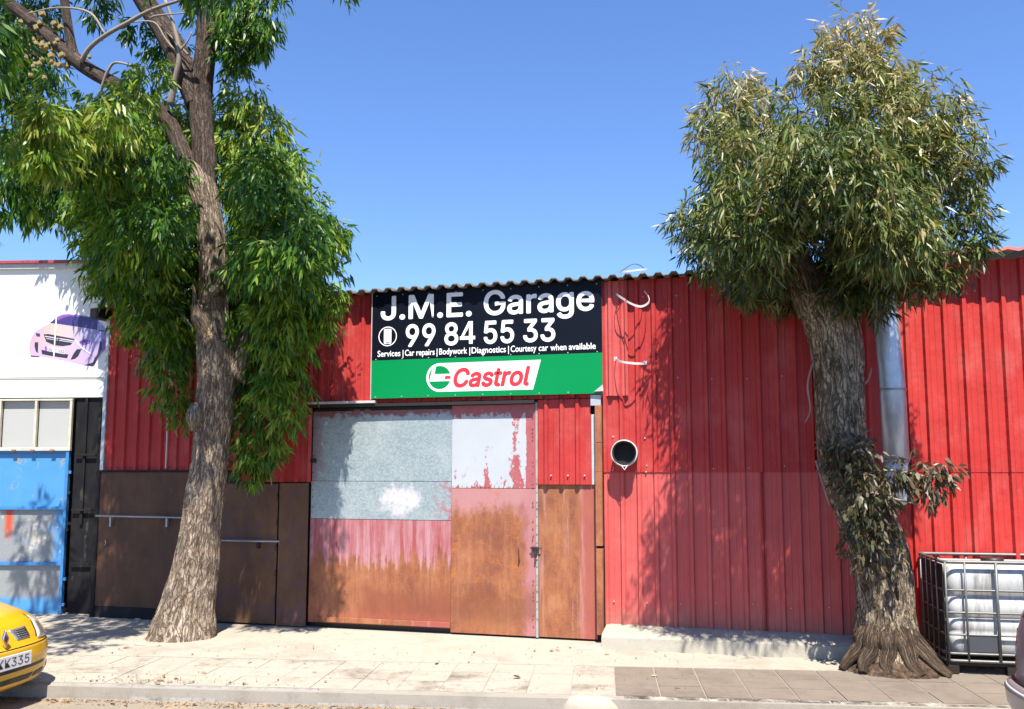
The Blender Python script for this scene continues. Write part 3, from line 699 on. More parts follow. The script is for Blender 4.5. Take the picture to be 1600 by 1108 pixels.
rrect(pc.x-.03, pc.x+.03, pc.z-.088, pc.z-.078, .004, YS-.0012).build('phone_button', M_SIGNK, sign)
# oil brand badge on the green panel
cz = WZ(688, 590.5, -.06); cx = SXp(688); hr = .182
p = [(SXp(847), YS, cz+hr), (cx, YS, cz+hr)]+[(cx+hr*.98*math.cos(R(a)), YS, cz+hr*math.sin(R(a))) for a in range(100, 261, 8)]+[(cx, YS, cz-hr), (SXp(834.5), YS, cz-hr)]
MB().add(p, [tuple(range(len(p)))]).build('logo_plate', M_SIGNW, sign)
Y2 = YS-.0015; cr = .148
def seg(a0, a1, cut, up):
    pts = [(cx+cr*math.cos(R(a)), Y2, cz+cr*math.sin(R(a))) for a in np.linspace(a0, a1, 24)]
    return MB().add(pts, [tuple(range(len(pts)))])
zu, zl = .045, -.048
a_u = math.degrees(math.asin(zu/cr)); a_l = math.degrees(math.asin(-zl/cr))
seg(a_u, 118, 0, 1) and None
pts = [(cx+cr*math.cos(R(a)), Y2, cz+cr*math.sin(R(a))) for a in np.linspace(a_u, 110, 20)]+[(cx-.068, Y2, cz+zu)]
MB().add(pts, [tuple(range(len(pts)))]).build('logo_green_upper', M_SIGNG, sign)
pts = [(cx+cr*math.cos(R(a)), Y2, cz+cr*math.sin(R(a))) for a in np.linspace(-a_l, -(180-a_l), 24)][::-1]
MB().add(pts, [tuple(range(len(pts)))]).build('logo_green_lower', M_SIGNG, sign)
g = MB(); n = 16; vs = []
for k in range(n+1):
    a = R(128+(204-128)*k/n); w = .022*math.sin(math.pi*k/n)+.002
    vs += [(cx+cr*math.cos(a), Y2, cz+cr*math.sin(a)), (cx+(cr-w)*math.cos(a), Y2, cz+(cr-w)*math.sin(a))]
g.add(vs, [(2*k, 2*k+1, 2*k+3, 2*k+2) for k in range(n)]).build('logo_green_rim', M_SIGNG, sign)
g = MB(); x1 = cx+cr; g.add([(x1, Y2, cz+.019), (x1-.07, Y2, cz+.019), (x1-.085, Y2, cz-.022), (x1, Y2, cz-.022)], [(0, 1, 2, 3)])
for k in range(4):
    xx = x1-.095-.020*k; w = .011-.002*k
    for q in range(3): g.add([(xx, Y2, cz+.018-.014*q), (xx-w, Y2, cz+.018-.014*q), (xx-w-.006, Y2, cz+.009-.014*q), (xx-.006, Y2, cz+.009-.014*q)], [(0, 1, 2, 3)])
g.build('logo_red_bar', M_SIGNR, sign)
text('Castrol', SXp(709.5), SXp(830.5), cz-.122, .235, sign, M_SIGNR, Y2, .22, .03, 'brand_lettering')
b = MB()
for k in range(9):
    for zz in (sz0+.02, sz1-.05, zg+.012): b.obox((sx0+.06+k*(sx1-sx0-.12)/8, -.064, zz), Vector((.006, 0, 0)), Vector((0, .003, 0)), Vector((0, 0, .006)))
b.build('sign_screws', M_WSTEEL, sign, kind='stuff')
q = W(937, 608, -.08); MB().prism([(q.x-.06, -.075, q.z-.03), (q.x+.055, -.085, q.z-.03), (q.x+.045, -.085, q.z+.05)], (0, .004, 0)).build('bent_corner', M_WSTEEL, sign)

sign.location.y -= .045                                    # stands off the ribs on its battens

# ================================================================== STRAPS hanging on the wall
def ribbon(pts, w=.022, th=.003, closed=False):
    g = MB(); pts = [Vector(p) for p in pts]; m = len(pts); vs = []
    for i, p in enumerate(pts):
        t = (pts[(i+1) % m]-pts[i-1]) if closed else (pts[min(i+1, m-1)]-pts[max(i-1, 0)])
        t.normalize(); upv = Vector((0, 0, 1)); s = t.cross(upv).normalized()
        for a, c in ((-1, -1), (1, -1), (1, 1), (-1, 1)): vs.append(p+upv*(w/2*a)+s*(th*c))
    fs = []
    for i in range(m if closed else m-1):
        j = (i+1) % m
        for k in range(4): fs.append((i*4+k, i*4+(k+1) % 4, j*4+(k+1) % 4, j*4+k))
    if not closed: fs += [(3, 2, 1, 0), tuple((m-1)*4+k for k in range(4))]
    return g.add(vs, fs)
def spl(pts, n=8):
    pts = [Vector(p) for p in pts]; out = []
    P = [pts[0]*2-pts[1]]+pts+[pts[-1]*2-pts[-2]]
    for i in range(1, len(P)-2):
        for k in range(n):
            t = k/n; a, b_, c, d = P[i-1:i+3]
            out.append(.5*((2*b_)+(c-a)*t+(2*a-5*b_+4*c-d)*t*t+(3*b_-a-3*c+d)*t**3))
    out.append(pts[-1]); return out
c = W(990, 423, -.30); st = thing('pipe_strap', 'white strap ring looped over the roof edge above the red wall', 'strap', (c.x, -.3, c.z))
ribbon([(c.x+.165*math.cos(a), -.30+.15*math.sin(a), c.z+.035*math.sin(a)+.01*math.cos(a)) for a in [2*math.pi*k/28 for k in range(28)]], .02, closed=True).build('band', M_STRAP, st)
MB().tube(spl([(c.x-.15, -.3, c.z), (c.x-.03, -.2, c.z+.10), (c.x+.06, -.2, c.z+.085), (c.x+.13, -.25, c.z+.02)], 6), .005, 5).build('wire', M_WIRE, st)
pp = [W(962, 459, -.03), W(966, 462, -.14), W(983, 473, -.30), W(1001, 479, -.32), W(1014, 472, -.22), W(1012, 462, -.10), W(1007, 455, -.03)]
st = thing('pipe_strap', 'loose white strap drooping from the red wall, middle of three', 'strap', pp[3])
ribbon(spl(pp), .026).build('band', M_STRAP, st)
MB().obox(pp[0], Vector((.016, 0, 0)), Vector((0, .01, 0)), Vector((0, 0, .016))).build('bracket', M_WSTEEL, st, bevel=.003)
pp = [W(962, 561, -.03), W(964, 563, -.16), W(975, 566, -.27), W(992, 568, -.28), W(1006, 568, -.18), W(1008, 567, -.03)]
st = thing('pipe_strap', 'white strap stretched level across the red wall ribs, lowest of three', 'strap', pp[3])
ribbon(spl(pp), .026).build('band', M_STRAP, st)
for e in (pp[0], pp[-1]): MB().obox(e, Vector((.022, 0, 0)), Vector((0, .012, 0)), Vector((0, 0, .026))).build('bracket', M_WSTEEL, st, bevel=.003)

# ================================================================== SECOND SHED (right, set back a little)
SHY = .33
shed = thing('red_shed', 'brighter red ribbed metal shed wall behind the white tank at right', 'shed', (3.2, SHY, 0))
x = GX1; 
for x0, x1 in ((GX1, 2.2), (2.203, 3.25), (3.253, 4.3), (4.303, 5.4)):
    rs(x0, x1, 2.0, 4.40, SHY, M_RED_BRIGHT, parent=shed, pitch=.203, h=.042, base=.08, top=.036, phase=.06)
    rs(x0, x1, .12, 2.03, SHY+.006, M_RED_BRIGHT, parent=shed, pitch=.203, h=.042, base=.08, top=.036, phase=.06)
MB().box(GX1, 5.4, SHY+.04, SHY+.14, 0, 4.38).build('wall_core', M_DARKH, shed)
MB().box(5.3, 5.4, SHY+.14, 8, 0, 4.38).build('side_wall', M_RED_BRIGHT, shed)
g = MB(); vs = []
xs = np.arange(GX1, 5.5, .107)
for y, z in ((SHY-.30, 4.43), (SHY-.30, 4.465), (1.5, 4.62), (8.2, 5.0)):
    for k, xx in enumerate(xs): vs.append((xx, y, z+(.018 if k % 2 else -.012)))
n = len(xs); g.add(vs, [(r*n+k, r*n+k+1, (r+1)*n+k+1, (r+1)*n+k) for r in range(3) for k in range(n-1)]); g.build('roof', M_ROOFR, shed)
g = MB(); g.box(GX1-.045, GX1+.012, -.005, SHY-.003, .1, 4.40); g.build('return_wall', M_RED, garage)

# ================================================================== FLUE PIPE
fx = (WX(1374, -.12)+WX(1424, -.12))/2; fr = .165
flue = thing('flue_pipe', 'silver metal flue pipe running up the red wall behind the gnarled tree', 'pipe', (fx, -.1, 1.6))
zb = WZ(1398, 720, -.12)
MB().tube([(fx+.01, .10, zb), (fx, .10, 3.0), (fx-.06, .10, 4.25), (fx-.06, .10, 5.0)], fr, 28).build('pipe', M_FLUE, flue)
for z in (zb+.0, 2.92, 3.9): MB().tube([(fx+.004, .10, z-.012), (fx+.004, .10, z+.012)], fr+.006, 28).build('joint_ring', M_STEEL, flue)
MB().tube([(fx+.012, .10, zb-.50), (fx+.012, .10, zb-.48), (fx+.012, .10, zb-.43), (fx+.012, .10, zb-.012)], [.06, .10, .135, .15], 24).build('plastic_end', plain('milky_plastic', (.55, .57, .55), .4), flue)
MB().tube([(fx+.17, .25, 2.35), (fx+.25, -.02, 2.35)], .008, 5).build('wall_tie', M_STEEL, flue)

# ================================================================== WHITE BUILDING (left)
NB = R(12); NO = Vector((GX0-.02, .17, 0)); ND = Vector((-math.cos(NB), -math.sin(NB), 0)); NN = Vector((math.sin(NB), -math.cos(NB), 0))
def NP(px, py, off=0.0):                                 # pixel -> its place on the facade plane
    d = ray(px, py); o = NO+NN*off; t = (o-CAMPOS).dot(NN)/d.dot(NN); return CAMPOS+d*t
def nq(px, py): p = NP(px, py); return ((p-NO).dot(ND), p.z)     # (distance left along facade, height)
def NW(a, z, off=0.0): p = NO+ND*a+NN*off; return Vector((p.x, p.y, z))
wb_ = thing('white_building', 'white painted building with a red roof trim at far left', 'building', NO)
def nbox(m, a0, a1, z0, z1, o0, o1):
    c = NW((a0+a1)/2, (z0+z1)/2, (o0+o1)/2); m.obox(c, ND*((a1-a0)/2), NN*((o1-o0)/2), Vector((0, 0, (z1-z0)/2))); return m
roofz = nq(60, 413)[1]; hz_ = nq(60, 621)[1]; jz = nq(60, 590)[1]
aL = 4.2
nbox(MB(), -1.5, aL, jz+.004, roofz, -.25, 0).build('upper_wall', M_WHITE, wb_)
nbox(MB(), -1.5, aL, hz_, jz-.004, -.25, -.004).build('lower_wall', M_WHITE, wb_)
nbox(MB(), -1.5, aL, hz_+.1, roofz, -6, -.26).build('building_mass', M_WHITE, wb_)
nbox(MB(), 2.6, aL, -.05, hz_-.002, -.25, 0).build('side_pier', M_WHITE, wb_)
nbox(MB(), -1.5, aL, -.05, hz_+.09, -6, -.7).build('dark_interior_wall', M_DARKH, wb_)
nbox(MB(), -1.5, aL, roofz-.075, roofz, .002, .05).build('grey_fascia', M_GREYT, wb_)
nbox(MB(), -1.5, aL, roofz+.001, roofz+.04, -6, .09).build('red_roof_trim', M_TRIMR, wb_)
nbox(MB(), -1.5, aL, jz-.018, jz-.006, -.003, .006).build('joint_line', plain('dirty_joint', (.5, .46, .38), .8), wb_)
# gates in the neighbour's opening
a1, zt1 = nq(113, 623); zb1 = nq(60, 704)[1]
pg = thing('panel_gate_top', 'cream steel frame holding two pale grey panels above the blue gate', 'gate top', NW(a1+.6, zb1))
am0 = nq(57, 650)[0]
fm = MB(); e = a1+1.9
nbox(fm, a1-.02, e, zt1-.03, zt1-.002, -.02, .03); nbox(fm, a1-.02, e, zb1-.005, zb1+.045, -.02, .03)
fm.build('frame', M_CREAMF, pg, bevel=.004)
for a in (a1, am0, nq(1, 650)[0], nq(1, 650)[0]+.5): nbox(MB(), a-.018, a+.018, zb1+.046, zt1-.031, -.02, .028).build('mullion', M_CREAMF, pg, bevel=.003)
edges = [a1, am0, nq(1, 650)[0], nq(1, 650)[0]+.5]
for q in range(3): nbox(MB(), edges[q]+.02, edges[q+1]-.02, zb1+.047, zt1-.032, -.055, -.04).build('pale_panel', M_FROST, pg)
for pxx in (24, 53, 84): a, z = nq(pxx, 702); nbox(MB(), a-.03, a+.03, zb1-.012, zb1+.014, .031, .05).build('bracket', M_RUST, pg, bevel=.003)
bg = thing('blue_gate', 'blue steel gate with panels worn to grey metal beneath the cream frame', 'gate', NW(a1+.6, 0))
lv = [nq(55, y)[1] for y in (705, 794, 881, 968)]
e = a1+1.9
for (zhi, zlo, m, lab) in ((lv[0], lv[1], M_BLUE_T, 'bright blue sheet with grey flakes'), (lv[1], lv[2], M_BLUE_M, 'blue sheet worn to bare grey'), (lv[2], lv[3]+.02, M_BLUE_B, 'grey sheet with blue overspray')):
    t = MB(); nbox(t, a1+.05, e-.05, zlo+.025, zhi-.025, -.05, -.035); t.build('gate_panel', m, bg, uvbox=True, label=lab)
for z in lv[:3]: nbox(MB(), a1+.046, e, z-.024, z+.024, -.034, .012).build('rail', M_BLUE, bg, bevel=.004)
nbox(MB(), a1, a1+.045, lv[3]+.02, lv[0]+.024, -.05, .016).build('stile', M_BLUE, bg, bevel=.004)
for pyy in (738, 770, 828, 905, 945): z = nq(112, pyy)[1]; nbox(MB(), a1-.04, a1-.002, z-.022, z+.022, -.02, .01).build('hinge', M_BLUE if pyy in (738, 905, 945) else M_DARKH, bg, bevel=.003)
kg = thing('black_gate', 'narrow black steel gate between the blue gate and the red garage', 'gate', NW(.25, 0))
aR = -.1
nbox(MB(), aR, a1-.05, .02, hz_-.01, -.06, -.045).build('black_sheet', M_BLACK, kg, uvbox=True)
am_ = nq(131, 700)[0]
nbox(MB(), am_-.02, am_+.02, nq(131, 820)[1], hz_-.012, -.044, -.01).build('upright', M_BLACK, kg, bevel=.003)
for pyy, x0, x1 in ((711, 118, 150), (797, 112, 145), (881, 110, 140)):
    A, z = nq(x0, pyy); B, _ = nq(x1, pyy); nbox(MB(), B, A, z-.014, z+.014, -.009, .018).build('bar', M_BLACK, kg, bevel=.003)
nbox(MB(), aR, nq(147, 850)[0], .02, hz_-.012, -.044, -.012).build('frame_post', M_BLACK, kg, bevel=.003)
# car picture printed on the white wall
mur = thing('car_picture', 'flat printed picture of a pink and lilac car on the white wall', 'wall picture', NP(100, 530))
def z2p(x, y): return 30+x/9.233, 470+y/9.233
def poly(pts, off, m, name, raw=False):
    P = [NP(*(z2p(*p) if not raw else p), off) for p in pts]; g = MB(); g.add(P, [tuple(range(len(P)))]).build(name, m, mur)
def m_body():
    g = G('print_pink_to_lilac'); o = g.sep(g.tc('Object')); c = g.ramp(g.mth('ADD', g.mth('MULTIPLY', o[0], .75), .52), [(.2, (.47, .31, .38)), (.42, (.55, .41, .36)), (.58, (.52, .40, .43)), (.78, (.33, .31, .54)), (.95, (.26, .26, .53))])
    c = g.mix(g.st(o[2], -.05, -.30) if False else g.ramp(g.mth('ADD', g.mth('MULTIPLY', o[2], 1.6), .5), [(.15, .6), (.5, 0.0)]), c, (.50, .33, .52)); return g.set(c, .35, 0, .4)
M_PB = m_body(); M_PI = plain('print_indigo', (.045, .03, .16), .3, 0, .5, 3); M_PV = plain('print_violet', (.20, .08, .36), .3, 0, .2, 4); M_PK = plain('print_black', (.025, .022, .04), .4); M_PS = plain('print_silver', (.60, .55, .60), .4); M_PL = plain('print_pale_lilac', (.52, .50, .72), .4)
poly([(140, 690), (150, 610), (180, 520), (235, 440), (330, 380), (440, 325), (540, 230), (640, 180), (900, 205), (1130, 245), (1150, 300), (1190, 330), (1260, 440), (1260, 700), (1190, 760), (1100, 900), (1070, 945), (935, 930), (730, 880), (480, 830), (300, 800), (160, 790)], .003, M_PB, 'car_body_print')
poly([(440, 320), (540, 240), (620, 205), (720, 195), (900, 218), (1132, 258), (1125, 420), (880, 380), (680, 350), (540, 330)], .0045, M_PI, 'windscreen_print')
poly([(545, 240), (620, 206), (720, 197), (900, 220), (880, 232), (720, 222), (640, 245), (560, 285)], .006, M_PV, 'screen_tint_print')
poly([(355, 300), (370, 275), (415, 270), (430, 295), (420, 318), (390, 320)], .0045, M_PS, 'mirror_print')
poly([(1150, 440), (1160, 415), (1215, 430), (1240, 445)], .0045, M_PK, 'mirror_print')
poly([(350, 485), (420, 480), (805, 552), (740, 640), (620, 655), (500, 640), (390, 590)], .0045, M_PK, 'grille_print')
for s in ((366, 505, 790, 572, 14), (385, 540, 775, 596, 9)): poly([(s[0], s[1]), (s[2], s[3]), (s[2]-6, s[3]+s[4]), (s[0]+6, s[1]+s[4])], .006, M_PS, 'grille_bar_print')
poly([(235, 465), (300, 475), (300, 520), (250, 512)], .0045, M_PI, 'headlight_print'); poly([(868, 588), (930, 552), (1035, 572), (1020, 612), (950, 640), (890, 632)], .0045, M_PV, 'headlight_print'); poly([(915, 572), (960, 568), (965, 605), (930, 612)], .006, M_PI, 'lamp_print')
poly([(225, 600), (275, 598), (268, 755), (240, 730), (222, 660)], .0045, M_PK, 'side_intake_print'); poly([(900, 695), (830, 700), (780, 770), (740, 850), (800, 840), (850, 800)], .0045, M_PK, 'side_intake_print')
poly([(318, 708), (710, 775), (690, 830), (480, 800), (330, 770)], .0045, M_PK, 'lower_intake_print')
poly([(1165, 580), (1195, 600), (1190, 700), (1100, 900), (1072, 945), (935, 930), (1060, 890), (1130, 760)], .0045, M_PK, 'tyre_print'); poly([(140, 770), (160, 790), (300, 800), (270, 812), (170, 806)], .0045, M_PK, 'tyre_print')
poly([(1195, 545), (1240, 560), (1240, 690), (1185, 740)], .0045, M_PV, 'wheel_print')
poly([(370, 655), (655, 700), (655, 772), (370, 720)], .006, M_PS, 'plate_print'); poly([(370, 655), (400, 660), (400, 726), (370, 720)], .0075, M_PV, 'plate_band_print')
def pxf(a, c): return NP(*z2p(a, 722+(a-400)*.155-c), .0085)
text('OG IT 332', 408, 648, 6, 40, mur, M_PK, 0, 0, 0, 'plate_lettering', xf=lambda a, c: NP(*z2p(a, 722+(a-400)*.16-c), .0085))
rc = (550, 552)
for r0, r1 in ((22, 30),):
    for k in range(20): a, b_ = 2*math.pi*k/20, 2*math.pi*(k+1)/20; poly([(rc[0]+r*math.cos(t), rc[1]+r*math.sin(t)) for r, t in ((r0, a), (r1, a), (r1, b_), (r0, b_))], .0075, M_PK, 'badge_ring_print') if k == -1 else None
g = MB(); vs = []
for k in range(24):
    t = 2*math.pi*k/24
    for r in (20, 31): vs.append(NP(*z2p(rc[0]+r*math.cos(t), rc[1]+r*math.sin(t)), .0075))
g.add(vs, [(2*k, 2*((k+1) % 24), 2*((k+1) % 24)+1, 2*k+1) for k in range(24)]).build('badge_ring_print', M_PK, mur)
poly([(518, 548), (556, 546), (548, 556), (584, 556), (546, 562), (552, 553)], .0075, M_PK, 'badge_bolt_print')
poly([(528, 232), (545, 232), (505, 832), (488, 832)], .0088, M_WHITE, 'sheet_joint_line'); poly([(800, 560), (815, 560), (900, 665), (1045, 770), (1035, 776), (890, 680)], .0088, M_WHITE, 'scratch_print')

# ================================================================== LOOSE CONCRETE
def chunk(px, py, r, h, label, seed, m=M_PLINTH):
    c = Gd(px, py); g = MB(); vs = []; n = 14
    for j, (rr, zz) in enumerate(((1, -.003), (1.0, .45), (.75, .9), (.3, 1.0))):
        for k in range(n):
            a = 2*math.pi*k/n; q = rr*(1+.28*mnoise.noise(Vector((math.cos(a)*1.5+seed, math.sin(a)*1.5, zz))))
            vs.append((c.x+r*q*math.cos(a), c.y+r*.45*q*math.sin(a), max(-.003, h*zz*(1+.3*mnoise.noise(Vector((seed, a, 2)))))))
    fs = [(j*n+k, j*n+(k+1) % n, (j+1)*n+(k+1) % n, (j+1)*n+k) for j in range(3) for k in range(n)]+[tuple(3*n+k for k in range(n))]
    g.add(vs, fs); o = g.build('concrete_chunk', m); tag(o, label, 'concrete chunk', 'loose concrete lumps by the wall')
chunk(916, 1015, .21, .05, 'pale flat concrete lump at the foot of the rusty post', 1.3)
chunk(232, 1008, .20, .03, 'low flat concrete lump at the foot of the large left tree', 5.1, M_PAVE)
chunk(143, 969, .10, .03, 'small pale concrete lump below the dark brown door', 8.8)
chunk(215, 969, .05, .025, 'tiny pale stone at the kick board of the dark door', 3.8)
# cement lump on the kerb
c = ST(-.10, .06); g = MB(); n = 20; vs = []
for j, (rr, zz) in enumerate(((1, -.11), (.94, -.05), (.78, .005), (.4, .022), (.1, .026))):
    for k in range(n):
        a = 2*math.pi*k/n; q = rr*(1+.16*mnoise.noise(Vector((math.cos(a)*2, math.sin(a)*2, zz*3))))
        p = c+SU*(.26*q*math.cos(a))+SV*(.13*q*math.sin(a)-.02); vs.append((p.x, p.y, zz-.006+.02*mnoise.noise(Vector((p.x*7, p.y*7, 1)))+.01*mnoise.noise(Vector((p.x*23, p.y*23, 1)))))
g.smooth = True; g.add(vs, [(j*n+k, j*n+(k+1) % n, (j+1)*n+(k+1) % n, (j+1)*n+k) for j in range(4) for k in range(n)]+[tuple(4*n+k for k in range(n))])
o = g.build('cement_lump', M_PAVE); tag(o, 'smeared white cement lump bridging the kerb before the rusty post', 'cement lump')

# ================================================================== LIQUID TANK in a cage
iy = -.78; ic = Gd(1478, 1054); iw, idp = 1.22, .98
tank = thing('cage_tank', 'white plastic liquid tank in a grey wire cage on a dark pallet', 'tank', (ic.x+.02, ic.y+.02, .004), rotz=R(4), local=True)
th_ = (WZ(1478, 879, ic.y)-.0)
m_tank = G('milky_tank_plastic'); f_ = m_tank.noise(3, 7, .75, sc=(3.5, 3.5, .5)); c_ = m_tank.mix(m_tank.mth('MULTIPLY', m_tank.st(f_, .48, .66), .85), (.50, .50, .48), (.20, .18, .15)); m_tank.set(c_, .5, 0, .25); M_TANK = m_tank.m
g = MB(); vs = []; zb0, zt0 = .17, th_-.04
lev = [(zb0, .05), (zb0+.03, .01), (zb0+.15, 0), (zb0+.20, .0), (zb0+.208, .006), (zb0+.255, .006), (zb0+.265, 0)]
for q in (.42, .66): z = zb0+(zt0-zb0)*q; lev += [(z-.016, 0), (z-.008, .008), (z+.008, .008), (z+.016, 0)]
lev += [(zt0-.10, 0), (zt0-.04, .012), (zt0-.01, .04), (zt0, .09)]
def rr2(x0, x1, y0, y1, r, n=6):
    p = []
    for cx_, cy_, a in ((x1-r, y1-r, 0), (x0+r, y1-r, 90), (x0+r, y0+r, 180), (x1-r, y0+r, 270)):
        for k in range(n+1): t = R(a+90*k/n); p.append((cx_+r*math.cos(t), cy_+r*math.sin(t)))
    return p
for z, ins in lev:
    for xx, yy in rr2(.04+ins, iw-.04-ins, .04+ins, idp-.04-ins, .10): vs.append((xx, yy, z))
n = 28; g.smooth = True
g.add(vs, [(j*n+k, j*n+(k+1) % n, (j+1)*n+(k+1) % n, (j+1)*n+k) for j in range(len(lev)-1) for k in range(n)]+[tuple(k for k in range(n))[::-1], tuple((len(lev)-1)*n+k for k in range(n))])
g.build('plastic_tank', M_TANK, tank)
M_CAGE = plain('dull_cage_steel', (.15, .155, .15), .5, .5, .2, 14, dirt=(.10, .06, .04), dirtamt=.5)
for z, r in ((.13, .016), (.20, .013), (.385, .011), (.60, .011), (.82, .011), (th_, .018)):
    p = [(xx, yy, z) for xx, yy in rr2(0, iw, 0, idp, .06, 3)]; MB().tube(p, r, 8, closed=True).build('cage_hoop', M_CAGE, tank)
for k in range(6):
    xx = .02+(iw-.04)*(0, .155, .40, .64, .85, 1)[k]
    for yy in (-.012, idp+.012): MB().tube([(xx, yy, .13), (xx, yy, th_)], .011 if k != 2 else .016, 8).build('cage_bar', M_CAGE, tank)
for k in range(1, 5):
    yy = k*idp/5
    for xx in (-.012, iw+.012): MB().tube([(xx, yy, .13), (xx, yy, th_)], .011, 8).build('cage_bar', M_CAGE, tank)
for yy in (.06, idp/2, idp-.06): MB().box(.0, iw, yy-.05, yy+.05, .085, .115).build('pallet_board', M_DARKH, tank, bevel=.004)
for xx in (.06, iw/2, iw-.06):
    for yy in (.06, idp/2, idp-.06): MB().box(xx-.055, xx+.055, yy-.05, yy+.05, 0, .083).build('pallet_block', M_DARKH, tank, bevel=.004)
MB().box(.012, .018, .07, .93, .14, th_-.03).build('shade_board', plain('shade_black_board', (.022, .022, .02), .8, 0, .3, 8), tank)  # dark board stretched over the tank's shaded side to paint that shade
MB().box(.20, .50, -.004, .0, .22, .38).build('dark_plate', plain('dark_plate_paint', (.06, .065, .075), .45), tank, bevel=.002)
MB().tube([(iw/2, idp/2, zt0-.005), (iw/2, idp/2, zt0+.05)], .11, 20).build('filler_cap', M_DARKH, tank)

# ================================================================== TREES
def cr_path(keys, n=10):
    pts = [Vector(k[:3]) for k in keys]; rad = [k[3] for k in keys]
    P = spl(pts, n); rr = []
    for i in range(len(keys)-1):
        for k in range(n): t = k/n; t = t*t*(3-2*t); rr.append(rad[i]*(1-t)+rad[i+1]*t)
    rr.append(rad[-1]); return P, rr
def barkf(seed, amp=.10, nb=1.0, twist=0.0):
    def f(a, L, i):
        a2 = a+twist*L; x, y = math.cos(a2), math.sin(a2)
        v = mnoise.fractal(Vector((x*3.2*nb+seed, y*3.2*nb, L*.55)), 1.0, 2.1, 4)
        w = abs(mnoise.noise(Vector((x*7*nb+seed, y*7*nb, L*1.4+seed))))
        lump = mnoise.noise(Vector((x*.9+seed, y*.9, L*1.3)))
        w2 = abs(mnoise.noise(Vector((x*15*nb+seed, y*15*nb, L*2.2))))
        return 1+amp*(.5*v+.6*(w-.3)+.35*(w2-.3))+.10*lump
    return f
def trunk(name, keys, parent, m, n=72, amp=.11, sub=14, seed=0.0, label=None, twist=0.0):
    P, rr = cr_path(keys, sub); rr = [q*(.88 if amp > .1 else .95) for q in rr]; g = MB(); g.tube(P, rr, n, noisef=barkf(seed, amp, 1, twist)); return g.build(name, m, parent, label=label)
def K(px, py, Y, wpx): p = W(px, py, Y); return (p.x, p.y, p.z, wpx*mpp(p)/2)

class Leaves:
    def __init__(s): s.V = []; s.T = []
    def sprigs(s, C, rad, nspr, nleaf, Lr, Wd, tint, droop=.9, squash=(1, 1, 1), wallclamp=True, shell=.45, out=.5, spread=.42):
        C = np.array(C); n = nspr
        d = rng.normal(size=(n, 3)); d /= np.linalg.norm(d, axis=1)[:, None]
        r = rng.random(n)**shell
        base = C+d*r[:, None]*rad*np.array(squash)
        m = n*nleaf; B = np.repeat(base, nleaf, 0); D = np.repeat(d, nleaf, 0)
        tw = rng.normal(size=(n, 3))*.5+d*.7; tw[:, 2] -= .35; tw /= np.linalg.norm(tw, axis=1)[:, None]
        TW = np.repeat(tw, nleaf, 0); k = np.tile(np.linspace(0, 1, nleaf), n)
        B = B+TW*(k*.20*rad**.3)[:, None]+rng.normal(size=(m, 3))*.02
        dr = rng.normal(size=(m, 3))*spread+D*out*.6+TW*.35; dr[:, 2] -= droop
        dr /= np.linalg.norm(dr, axis=1)[:, None]
        L = rng.uniform(*Lr, size=m); w = L*rng.uniform(*Wd, size=m)
        side = np.cross(dr, rng.normal(size=(m, 3))); side /= np.linalg.norm(side, axis=1)[:, None]
        nrm = np.cross(side, dr)
        bend = rng.uniform(-.10, .38, size=m)
        def at(t, q, bb): return B+dr*(L*t)[:, None]+nrm*(L*bend*bb)[:, None]+np.array([0, 0, -1.])*(L*.10*t*t)[:, None]+side*(w*q)[:, None]
        v = np.stack([at(0, 0, 0), at(.3, -.5, .25), at(.3, .5, .25), at(.66, -.36, .6), at(.66, .36, .6), at(1, 0, 1.0)], 1)
        if wallclamp:
            bad = (v[:, :, 1].max(1) > -.07) & (v[:, :, 2].min(1) < 4.50)
            sh = np.where(bad, v[:, :, 1].max(1)+.07+rng.random(m)*.22, 0); v[:, :, 1] -= sh[:, None]
        ct = rng.normal(size=n)*.10; t = np.clip(tint+np.repeat(ct, nleaf)+rng.normal(size=m)*.17, 0, 1)
        s.V.append(v); s.T.append(t)
    def build(s, name, m, parent, label=None):
        v = np.concatenate(s.V); t = np.concatenate(s.T); N = len(v)
        off = np.array(OFF[parent.name]); co = (v-off).reshape(-1, 3)
        me = bpy.data.meshes.new(name); me.vertices.add(N*6); me.vertices.foreach_set('co', co.ravel())
        b = (np.arange(N)*6)[:, None]
        li = np.concatenate([b+np.array([0, 2, 1]), b+np.array([1, 2, 4, 3]), b+np.array([3, 4, 5])], 1).ravel()
        me.loops.add(len(li)); me.loops.foreach_set('vertex_index', li)
        ls = np.array([0, 3, 7]); st_ = (np.arange(N)*10)[:, None]+ls; tot = np.tile([3, 4, 3], N)
        me.polygons.add(N*3); me.polygons.foreach_set('loop_start', st_.ravel().astype(np.int32)); me.polygons.foreach_set('loop_total', tot.astype(np.int32))
        me.update(calc_edges=True)
        at = me.attributes.new('tint', 'FLOAT', 'POINT'); at.data.foreach_set('value', np.repeat(t, 6).astype(np.float32))
        me.materials.append(m)
        me.polygons.foreach_set('use_smooth', np.ones(N*3, dtype=bool))
        o = bpy.data.objects.new(name, me); COL.objects.link(o); o.parent = parent; o['kind'] = 'stuff'
        if label: o['label'] = label
        print(name, N, 'leaves'); return o

